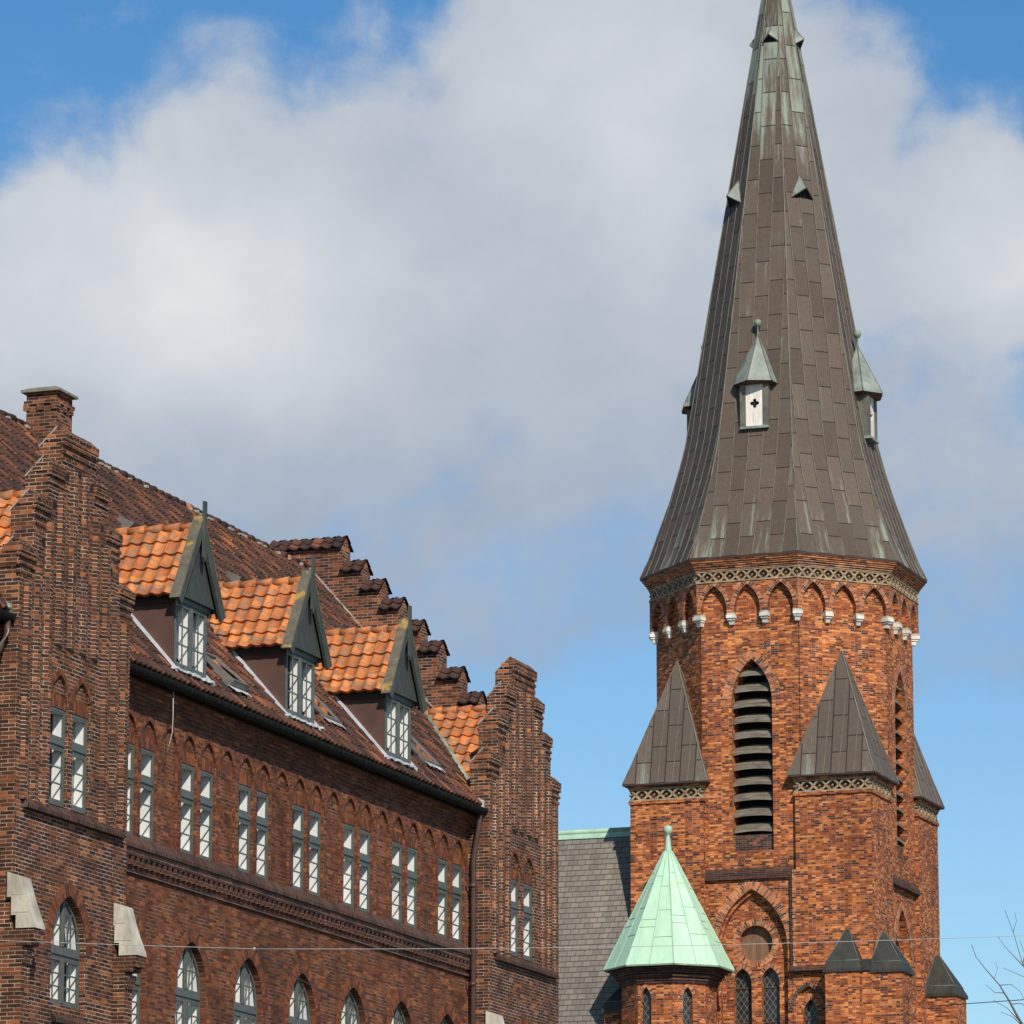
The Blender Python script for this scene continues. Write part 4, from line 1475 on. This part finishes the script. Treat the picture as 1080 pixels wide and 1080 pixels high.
# ---- turrets -----------------------------------------------------------
def turret(x0, x1, y0, y1, zb, apex):
    b = MB()
    b.box((x0, y0, zb), (x1, y1, 23.62))
    b.box((x0 - .05, y0 - .05, 23.56), (x1 + .05, y1 + .05, 23.66))
    b.box((x0 - .06, y0 - .06, 24.06), (x1 + .06, y1 + .06, 24.13)); b.box((x0 - .11, y0 - .11, 24.13), (x1 + .11, y1 + .11, 24.19))
    t = b.build('turret', [M_TOW, M_TOWD], church)
    e = .02
    fs = []
    cx, cy = (x0 + x1) / 2, (y0 + y1) / 2
    fs.append([lambda a, q, d: Vector((cx + a, y0 - e + d, q)), (x1 - x0) / 2 + e, 6])
    fs.append([lambda a, q, d: Vector((x1 + e - d, cy + a, q)), (y1 - y0) / 2 + e, 6])
    fs.append([lambda a, q, d: Vector((x0 - e + d, cy + a, q)), (y1 - y0) / 2 + e, 6])
    fs.append([lambda a, q, d: Vector((cx + a, y1 + e - d, q)), (x1 - x0) / 2 + e, 6])
    frieze(fs, 23.66, 24.06, t)
    r = MB()
    ov = .2
    base = [(x0 - ov, y0 - ov), (x1 + ov, y0 - ov), (x1 + ov, y1 + ov), (x0 - ov, y1 + ov)]
    mid = [((p[0] - apex[0]) * .80 + apex[0], (p[1] - apex[1]) * .80 + apex[1]) for p in base]
    z0, z1 = 24.2, 24.98
    for i in range(4):
        j = (i + 1) % 4
        A, B = Vector((*base[i], z0)), Vector((*base[j], z0)); C_, D_ = Vector((*mid[j], z1)), Vector((*mid[i], z1))
        T = Vector((*apex, ))
        tang = (B - A).normalized(); m0 = (A + B) / 2
        def uvp(p, A=A, tang=tang, m0=m0, off=i * 3.7): return ((p - m0).dot(tang) + off, (p - m0 - tang * (p - m0).dot(tang)).length)
        r.face([A, B, C_, D_], 0, uv=[uvp(p) for p in (A, B, C_, D_)])
        r.face([D_, C_, T], 0, uv=[uvp(p) for p in (D_, C_, T)])
        Ad, Bd = A - Vector((0, 0, .05)), B - Vector((0, 0, .05))
        r.face([A, B, Bd, Ad], 1)
        r.tube([A, D_, T], .022, 5, 2)
        # standing seams
        L = (B - A).length; nrm_ = tang.cross(((C_ + D_) / 2 - m0)).normalized()
        for q in (-.75, -.25, .25, .75):
            P0 = m0 + tang * q
            half_mid = (C_ - D_).length / 2; c_mid = (C_ + D_) / 2
            pts = [P0]
            if abs(q) < half_mid:
                pts.append(c_mid + tang * q); k = 1 - abs(q) / half_mid
                pts.append(c_mid.lerp(T, k) + tang * q)
            else:
                k = (L / 2 - abs(q)) / (L / 2 - half_mid); pts.append(m0.lerp(c_mid, k) + tang * q)
            r.tube(pts, .012, 4, 2, caps=False)
    r.face([(*p, z0 - .05) for p in base], 1)
    r.build('turret_roof', [M_TCOP, m_fascia, M_SEAM], t, merge=False)


turret(1.52, 4.02, -4.10, -1.60, 18.05, (2.95, -3.42, 28.3))
turret(-4.02, -1.55, -4.10, -1.60, 0, (-2.62, -3.42, 28.3))
turret(1.52, 4.02, 1.52, 4.02, 0, (2.9, 2.8, 28.3))
turret(-4.02, -1.55, 1.52, 4.02, 0, (-3.2, 3.2, 28.3))


# ---- spire -------------------------------------------------------------
SPIRE = [(4.78, 31.46), (4.50, 32.05), (4.24, 32.75), (3.93, 33.6), (3.66, 34.4), (3.42, 35.2), (3.22, 36.0), (.05, 54.2)]
def spire_R(z):
    for (r0, z0), (r1, z1) in zip(SPIRE, SPIRE[1:]):
        if z <= z1: return r0 + (r1 - r0) * (z - z0) / (z1 - z0)
    return .05


def spire():
    b = MB()
    for k in range(8):
        # face with normal k*45 deg lies between vertices k-1 and k
        n = Vector((cos(k * pi / 4), sin(k * pi / 4), 0)); t = Vector((-n.y, n.x, 0))
        vv = 0.0
        off = k * 1.37
        zs = [SPIRE[0][1]] + [q[1] for q in SPIRE[1:-1]] + [38, 41, 44, 47, 50, 52, SPIRE[-1][1]]
        prev = None
        for z in zs:
            R = spire_R(z); ap = R * cos(pi / 8); h = R * sin(pi / 8)
            c = n * ap + Vector((0, 0, z))
            if prev:
                c0, h0 = prev
                L = (c - c0).length
                b.face([c0 - t * h0, c0 + t * h0, c + t * h, c - t * h], 0, uv=[(off - h0, vv), (off + h0, vv), (off + h, vv + L), (off - h, vv + L)])
                vv += L
            prev = (c, h)
        # raised seams at panel joints
        base = math.floor((off - 2) / .5) * .5
        q = base
        while q < off + 2:
            a = q - off
            if abs(a) < SPIRE[0][0] * sin(pi / 8) - .04:
                pts = []
                for z in zs:
                    R = spire_R(z); ap = R * cos(pi / 8); h = R * sin(pi / 8)
                    if abs(a) <= h - .03: pts.append(n * (ap + .006) + t * a + Vector((0, 0, z)))
                    else:
                        zz = z
                        lo, hi = zs[zs.index(z) - 1], z
                        for _ in range(20):
                            md = (lo + hi) / 2
                            if spire_R(md) * sin(pi / 8) - .03 >= abs(a): lo = md
                            else: hi = md
                        if pts: pts.append(n * (spire_R(lo) * cos(pi / 8) + .006) + t * a + Vector((0, 0, lo)))
                        break
                if len(pts) > 1: b.tube(pts, .017, 4, 1, smooth=False, caps=False)
            q += .5
        # hip rolls
        ang = OCT[k]
        pts = [Vector((spire_R(z) * cos(ang), spire_R(z) * sin(ang), z)) for z in zs]
        b.tube(pts, .022, 6, 2, caps=False)
    lo = octv(4.78, 31.46); lo2 = octv(4.78, 31.40); inn = octv(4.4, 31.42)
    for i in range(8):
        j = (i + 1) % 8
        b.face([lo[i], lo[j], lo2[j], lo2[i]], 3); b.face([lo2[i], lo2[j], inn[j], inn[i]], 3)
    b.lathe([(.0, 54.9), (.16, 54.8), (.2, 54.65), (.16, 54.5), (.05, 54.4), (.06, 54.1)], (0, 0, 0), 12, 2)
    b.build('spire', [M_COP, M_SEAM, M_HIP, m_fascia], church, merge=False)


spire()


def lucarne(k):
    n = Vector((cos(k * pi / 4), sin(k * pi / 4), 0)); t = Vector((-n.y, n.x, 0))
    z0, z1 = 36.05, 37.55
    R0 = spire_R(z0) * cos(pi / 8)
    out = R0 + (.12 if k in (6, 2) else .20)
    X = lambda a, q, d: n * (out - d) + t * a + Vector((0, 0, q))
    b = MB()
    hw = .49
    b.box((-hw, z0 - .03, 0), (-.30, z1, .9), 0, X); b.box((.30, z0 - .03, 0), (hw, z1, .9), 0, X)
    b.box((-.30, z1 - .12, 0), (.30, z1, .9), 0, X); b.box((-hw, z0 - .11, -.05), (hw, z0 - .03, .8), 1, X)
    lu = b.build('lucarne', [M_HIP, m_hood], church)
    d = MB()
    # boarded door with a quatrefoil cut through it
    cz = (z0 + z1) / 2 - .0
    pts = []
    r = .062
    for q in range(4):
        ca = pi / 2 * q
        for j in range(9):
            a = ca - pi * .62 + 1.24 * pi * j / 8
            pts.append((.095 * cos(ca) + r * cos(a), cz + .095 * sin(ca) + r * sin(a)))
    d.fill(rect(-.30, .30, z0 - .03, z1 - .1), [pts], X, .05, 0)
    d.wallring(pts, X, .05, .10, 0)
    d.fill(rect(-.30, .30, z0 - .03, z1 - .1), [], X, .12, 1)
    d.build('door', [M_DOOR, M_BLACK], lu, merge=False)
    r_ = MB()
    # steep hexagonal hood
    cc = n * (out - .42)
    N = 6
    zb, zt = 37.5, 39.25
    lo = []; hi = []
    for i in range(N):
        a = i * pi / 3 + pi / 6 + .38
        lo.append(cc + (n * cos(a) + t * sin(a)) * .81 + Vector((0, 0, zb)))
    ap = cc + Vector((0, 0, zt)) - n * .08
    for i in range(N):
        j = (i + 1) % N
        r_.face([lo[i], lo[j], ap], 0, uv=[(i * .5 + .05, .1), (i * .5 + .45, .1), (i * .5 + .25, 1.0)])
        r_.tube([lo[i], ap], .02, 4, 1)
        r_.face([lo[i], lo[j], lo[j] - Vector((0, 0, .07)) - (lo[j] - cc - Vector((0, 0, zb))) * .12, lo[i] - Vector((0, 0, .07)) - (lo[i] - cc - Vector((0, 0, zb))) * .12], 2)
    r_.face([p - Vector((0, 0, .06)) for p in lo], 2)
    r_.build('hood', [m_hood, M_HIP, M_CHEEK], lu, merge=False)
    f = MB()
    f.lathe([(.035, 0), (.03, .3), (.045, .32), (.11, .37), (.135, .46), (.11, .55), (.0, .6)], ap - Vector((0, 0, .08)), 12)
    f.build('ball_finial', m_ball, lu)


m_hood = m_plain('silvery green hood copper', (.22, .25, .225), .5, .25, 2.0)
m_ball = m_plain('green ball copper', (.17, .22, .17), .55, .2, 4.0)
for k in (6, 0, 4, 2): lucarne(k)


def spire_vent(k, z, s):
    """small triangular hood over a dark opening"""
    n = Vector((cos(k * pi / 4), sin(k * pi / 4), 0)); t = Vector((-n.y, n.x, 0))
    R0 = spire_R(z) * cos(pi / 8); R1 = spire_R(z + 2.2 * s) * cos(pi / 8)
    b = MB()
    L = n * R0 + t * (-s) + Vector((0, 0, z)); Rr = n * R0 + t * s + Vector((0, 0, z))
    P = n * (R0 + .75 * s) + Vector((0, 0, z + .75 * s)); T = n * (R1 - .02) + Vector((0, 0, z + 2.2 * s))
    b.face([L, P, T], 0); b.face([P, Rr, T], 0)
    b.face([L - n * .02, Rr - n * .02, P - n * .05], 1)
    for A in (L, Rr): b.tube([A, P], .02, 4, 2)
    b.tube([P, T], .02, 4, 2)
    b.build('spire_vent', [m_hood, M_BLACK, M_HIP], church, merge=False)


for k in (7, 5, 1, 3): spire_vent(k, 44.15, .42)
for k in (6, 0, 4, 2): spire_vent(k, 49.9, .3)


# ---- stair turret with green roof -------------------------------------
def stair_turret():
    cx, cy = -2.2, -5.75
    C0 = Vector((cx, cy, 0))
    b = MB()
    R = 1.50; ap = R * cos(pi / 8); hw = R * sin(pi / 8)
    wins = []
    for k in range(8):
        n = Vector((cos(k * pi / 4), sin(k * pi / 4), 0)); t = Vector((-n.y, n.x, 0))
        xf = lambda a, q, d, n=n, t=t: C0 + n * (ap - d) + t * a + Vector((0, 0, q))
        hs = []
        if k == 6: hs = [arch_loop(q, .19, 15, 16.95, .36, 6) for q in (-.57 + .02, .57)]
        if k == 6: hs = [arch_loop(-.30, .17, 15, 16.95, .36, 6)]
        if k == 7: hs = [arch_loop(-.05, .17, 15, 16.95, .36, 6)]
        b.fill([(-hw, 0), (hw, 0), (hw, 17.6), (-hw, 17.6)], hs, xf, 0, 0)
        for h in hs:
            b.wallring(h, xf, 0, .2, 0); wins.append((h, xf))
            c_ = (h[0][0] + h[1][0]) / 2
            ring_strip(b, arch_line(c_, .17, 16.95, .36, 8), .11, xf, -.012, 1)
    for z0, z1, r in ((17.42, 17.5, 1.56), (17.5, 17.62, 1.60), (17.62, 17.72, 1.68), (17.72, 17.82, 1.77), (17.82, 17.94, 1.86)):
        lo = [C0 + p for p in octv(r, z0)]; hi = [C0 + p for p in octv(r, z1)]
        for i in range(8):
            j = (i + 1) % 8
            b.face([lo[i], lo[j], hi[j], hi[i]], 2)
        b.face(lo, 2); b.face(hi, 2)
    st = b.build('stair_turret', [M_TOW, M_VOUS, M_SILL], church, merge=False)
    for h, xf in wins:
        g = MB(); g.fill(h, [], xf, .17); g.build('window', M_LEADED, st, merge=False)
    r = MB()
    prof = [(2.07, 17.97), (1.62, 18.85), (.16, 21.75)]
    zz = [17.97, 18.85, 19.8, 20.8, 21.75]
    def RR(z): return 2.07 + (1.62 - 2.07) * (z - 17.97) / .88 if z < 18.85 else 1.62 + (.13 - 1.62) * (z - 18.85) / 2.9
    for k in range(8):
        n = Vector((cos(k * pi / 4), sin(k * pi / 4), 0)); t = Vector((-n.y, n.x, 0))
        for z0, z1 in zip(zz, zz[1:]):
            a0, a1 = RR(z0) * cos(pi / 8), RR(z1) * cos(pi / 8); h0, h1 = RR(z0) * sin(pi / 8), RR(z1) * sin(pi / 8)
            P = [C0 + n * a0 - t * h0 + Vector((0, 0, z0)), C0 + n * a0 + t * h0 + Vector((0, 0, z0)), C0 + n * a1 + t * h1 + Vector((0, 0, z1)), C0 + n * a1 - t * h1 + Vector((0, 0, z1))]
            r.face(P, 0, uv=[(k * 2 - h0, z0), (k * 2 + h0, z0), (k * 2 + h1, z1), (k * 2 - h1, z1)])
        ang = OCT[k]
        e = Vector((cos(ang), sin(ang), 0))
        r.tube([C0 + e * RR(z) + Vector((0, 0, z)) for z in zz], .022, 5, 1, caps=False)
        r.tube([C0 + n * (RR(z) * cos(pi / 8) + .005) + Vector((0, 0, z)) for z in zz], .014, 4, 1, caps=False)
        for z, sd in ((18.85, 1), (19.75, -1), (20.55, 1)):
            zq = z + .12 * (k % 2)
            a = RR(zq) * cos(pi / 8) + .004; h = RR(zq) * sin(pi / 8)
            for s_ in ((0, 1), (-1, 0)):
                dz = .0 if s_[0] == 0 else (.35 if sd > 0 else -.3)
                a2 = RR(zq + dz) * cos(pi / 8) + .004; h2 = RR(zq + dz) * sin(pi / 8)
                r.tube([C0 + n * a2 + t * h2 * s_[0] + Vector((0, 0, zq + dz)), C0 + n * a2 + t * h2 * s_[1] + Vector((0, 0, zq + dz))], .010, 4, 2, caps=False)
    base = [C0 + p for p in octv(2.07, 17.97)]; base2 = [C0 + p for p in octv(2.06, 17.92)]
    for i in range(8):
        j = (i + 1) % 8
        r.face([base[i], base[j], base2[j], base2[i]], 2)
    r.face(base2, 3)
    r.build('turret_roof', [M_MINT, M_MINT0, m_mintjoint, m_fascia], st, merge=False)
    f = MB()
    f.lathe([(.15, 21.6), (.11, 21.85), (.07, 22.2), (.06, 22.28), (.085, 22.3), (.13, 22.36), (.15, 22.45), (.13, 22.54), (.0, 22.6)], C0, 16)
    f.build('ball_finial', M_MINT0, st)


m_mintjoint = m_plain('brown green joint', (.25, .34, .23), .7, .2, 4.0)
stair_turret()


# ---- buttress piers with slate caps -----------------------------------
def pier(x0, x1, y0, y1, zt, tip, zcap):
    b = MB()
    b.box((x0, y0, 0), (x1, y1, zt))
    p = b.build('buttress', M_TOW, church)
    c = MB()
    e = .06
    q = [(x0 - e, y0 - e), (x1 + e, y0 - e), (x1 + e, y1 + e), (x0 - e, y1 + e)]
    md = [((a[0] - tip[0]) * .84 + tip[0], (a[1] - tip[1]) * .84 + tip[1]) for a in q]
    w = .10
    tp = [(tip[0] + (a[0] - tip[0]) * w, tip[1] + (a[1] - tip[1]) * w) for a in q]
    zs = [zt - .03, zt + .07, zt + .32, zcap]
    rings = [[Vector((*a, zs[0])) for a in q], [Vector((*a, zs[1])) for a in q], [Vector((*a, zs[2])) for a in md], [Vector((*a, zs[3])) for a in tp]]
    for A, B in zip(rings, rings[1:]):
        for i in range(4):
            j = (i + 1) % 4
            c.face([A[i], A[j], B[j], B[i]])
    c.face(rings[0]); c.face(rings[-1])
    for i in range(4):
        j = (i + 1) % 4
        c.tube([rings[2][i], rings[2][j]], .018, 4, 1)
        c.tube([rings[2][i], rings[3][i]], .018, 4, 1)
    c.build('cap', [M_SLATEC, m_capedge], p)


m_capedge = m_plain('grey green lead roll', (.12, .135, .115), .6, .2, 3.0)
pier(2.62, 3.74, -4.75, -3.9, 17.86, (3.2, -4.12), 19.2)
pier(4.0, 5.03, -4.4, -3.2, 17.82, (4.28, -3.85), 19.1)
pier(4.0, 5.06, 2.1, 3.3, 17.72, (4.25, 2.7), 19.1)
pier(-4.30, -3.68, -5.95, -5.25, 16.72, (-3.85, -5.45), 17.5)
lk = MB(); lk.box((3.72, -4.5, 17.86), (4.02, -3.9, 18.22)); lk.build('link_cap', M_SLATEC, church)
lk = MB(); lk.box((3.72, -4.45, 0), (4.02, -3.9, 17.86)); lk.build('link_wall', M_TOW, church)


# ---- nave --------------------------------------------------------------
def nave():
    ry, rz_, sl = -2.5, 22.95, 2.2
    x0, x1 = -34.0, -3.9
    b = MB()
    ev = 13.0
    dy = (rz_ - ev) / sl
    for s in (-1, 1):
        # courses of slate, each a thin step above the next
        n = int((rz_ - ev) / .182)
        for i in range(n):
            za, zb = rz_ - (rz_ - ev) * i / n, rz_ - (rz_ - ev) * (i + 1) / n
            ya, yb = ry + s * dy * i / n, ry + s * dy * (i + 1) / n
            of = Vector((0, s * sl, 1)).normalized() * .012
            A, B = Vector((x0, ya, za)), Vector((x1, ya, za)); C_, D_ = Vector((x1, yb, zb)) + of, Vector((x0, yb, zb)) + of
            l0, l1 = (za - rz_) * 1.118, (zb - rz_) * 1.118
            r0, r1 = -.2 * i, -.2 * (i + 1)
            b.face([A, B, C_, D_], 0, uv=[(x0, r0), (x1, r0), (x1, r1), (x0, r1)])
            b.face([D_, C_, C_ - of, D_ - of], 0)
    nv = b.build('nave_roof', M_SLATE, church, merge=False)
    r = MB()
    r.tube([(x0, ry, rz_ + .06), (x1 - .05, ry, rz_ + .06)], .085, 8)
    r.prism([(ry - .13, rz_ - .18), (ry, rz_ + .08), (ry + .13, rz_ - .18)], lambda p, q, d: Vector((d, p, q)), x0, x1 - .05)
    r.build('ridge_capping', M_MINT0, nv)
    w = MB()
    w.box((x0, ry - dy + .4, 0), (x1, ry - dy + .7, ev + .5)); w.box((x0, ry + dy - .7, 0), (x1, ry + dy - .4, ev + .5))
    w.face([(x0, ry - dy + .4, 0), (x0, ry + dy - .4, 0), (x0, ry + dy - .4, ev + .5), (x0, ry, rz_ - .1), (x0, ry - dy + .4, ev + .5)])
    w.build('nave_wall', M_TOW, church)


nave()


# ================================================================== TREE
def bare_tree():
    t = thing('bare_tree', 'leafless tree whose thin bare twigs reach in beside the church tower', 'tree', (13.6, 100, 0))
    R = random.Random(11)
    tr = MB(); br = MB()
    tr.tube([(0, 0, -.1), (.05, 0, 2), (-.08, .05, 4.2), (.02, 0, 6.0)], [.26, .21, .18, .14], 10)
    def grow(p, d, L, r, depth):
        pts = [p.copy()]; rs = [r]
        q = p.copy(); v = d.copy()
        n = 6
        for i in range(n):
            v = (v + Vector((R.uniform(-.16, .16), R.uniform(-.16, .16), R.uniform(-.02, .13)))).normalized()
            if q.x < -1.5: v.x = abs(v.x) * .5
            q = q + v * (L / n)
            pts.append(q.copy()); rs.append(max(.006, r * (1 - .72 * (i + 1) / n)))
            if depth > 0 and i >= 1 and R.random() < .8:
                sd = Vector((R.uniform(-1, 1), R.uniform(-1, 1), R.uniform(-.2, .8))).normalized()
                grow(q, (v * .75 + sd * .7).normalized(), L * R.uniform(.35, .6), rs[-1] * .62, depth - 1)
        br.tube(pts, rs, 5 if r < .05 else 7, caps=False)
    for a in range(7):
        an = a * 2 * pi / 7 + R.uniform(-.3, .3)
        grow(Vector((.02, 0, R.uniform(4.6, 6.0))), Vector((cos(an) * .5, sin(an) * .5, 1)).normalized(), R.uniform(5.0, 6.2), .075, 3)
    grow(Vector((0, 0, 6.0)), Vector((-.12, 0, 1)).normalized(), 6.4, .08, 3)
    # the limbs that reach towards the church
    def limb(pts, r0, r1):
        n = len(pts); br.tube([Vector(p) for p in pts], [r1 + (r0 - r1) * (1 - i / (n - 1)) ** 2.6 for i in range(n)], 6, caps=False)
    limb([(-.3, 0, 6.4), (-1.2, -.2, 9.2), (-1.95, -.2, 11.0), (-2.5, -.1, 12.0), (-2.70, -.05, 12.4), (-2.88, 0, 12.72), (-3.2, 0, 13.1), (-3.38, .05, 13.35), (-3.47, .05, 13.62)], .085, .008)
    limb([(-2.80, 0, 12.55), (-3.0, -.1, 12.55), (-3.2, -.15, 12.72)], .012, .005)
    limb([(-2.45, -.1, 11.9), (-2.75, -.2, 12.2), (-3.05, -.25, 12.36)], .014, .005)
    limb([(-2.35, -.15, 11.75), (-2.65, -.3, 12.0), (-2.9, -.3, 12.1)], .014, .005)
    limb([(-2.65, -.05, 12.3), (-2.4, 0, 12.32), (-2.2, .1, 12.15), (-2.05, .1, 11.9)], .013, .006)
    limb([(-.2, 0, 6.5), (-1.0, .3, 10.0), (-1.7, .4, 12.0), (-2.1, .45, 12.9), (-2.32, .5, 13.3), (-2.48, .5, 13.9), (-2.67, .5, 14.44)], .075, .006)
    limb([(-2.25, .45, 13.15), (-2.5, .4, 13.4), (-2.7, .4, 13.62), (-2.85, .4, 13.85)], .015, .005)
    limb([(-1.9, .4, 12.5), (-2.3, .4, 12.95), (-2.75, .4, 13.15)], .016, .005)
    limb([(-1.95, .4, 12.6), (-2.2, .3, 13.2), (-2.38, .3, 13.75)], .015, .005)
    limb([(-2.3, .5, 13.25), (-2.2, .5, 13.7), (-2.25, .5, 14.1)], .012, .005)
    limb([(-2.5, .5, 13.95), (-2.42, .5, 14.2), (-2.45, .5, 14.4)], .009, .004)
    limb([(-3.0, 0, 12.85), (-2.9, .1, 13.1), (-2.95, .1, 13.25)], .009, .004)
    limb([(-2.88, 0, 12.72), (-2.62, .1, 12.75), (-2.42, .1, 12.6), (-2.3, .1, 12.35)], .011, .005)
    limb([(-2.1, .45, 12.9), (-2.02, .5, 13.3), (-2.1, .5, 13.6)], .012, .005)
    tr.build('trunk', M_BARK, t)
    br.build('branches', M_BARK, t, merge=False)


bare_tree()


# ================================================================== CABLES
def cable(name, label, pts, r, m, n=24):
    b = MB()
    P = []
    for (a, c, sag) in pts:
        a, c = Vector(a), Vector(c)
        for i in range(n + 1):
            s = i / n
            q = a.lerp(c, s); q.z -= sag * 4 * s * (1 - s)
            P.append(q)
    Q = [P[0]]
    for p in P[1:]:
        if (p - Q[-1]).length > 1e-4: Q.append(p)
    b.tube(Q, r, 6)
    return tag(b.build(name, m, None), label, 'cable')


Yc = 62.0
span = cable('span_wire', 'thin pale wire stretched level across the street in front of both brick buildings', [((-3.52, Yc, 9.03), (7.2, Yc, 9.22), .06), ((7.2, Yc, 9.22), (34, Yc, 11.6), .3)], .0042, M_WIRE)
cable('span_wire', 'pale wire running to the left edge across the stepped gable front', [((-32, Yc, 11.2), (-3.52, Yc, 9.03), .35)], .0042, M_WIRE)
cable('feed_cable', 'dark drooping cable hanging from the small clamp in front of the arched windows', [((-3.52, Yc, 9.03), (-1.6, Yc - 1.0, 8.0), .12), ((-1.6, Yc - 1.0, 8.0), (6, Yc - 6, 5.0), .3)], .008, M_DWIRE)
cl = MB(); cl.lathe([(0, -.025), (.018, -.018), (.024, 0), (.018, .018), (0, .025)], (-3.52, Yc, 9.03), 8)
tag(cl.build('wire_clamp', M_CONC), 'small pale clamp joining the wires in front of the brick facade', 'clamp')
cable('low_wire', 'thin dark wire low at the right edge beside the bare tree', [((6.9, 75, 9.62), (30, 75, 11.6), .1)], .008, M_DWIRE)
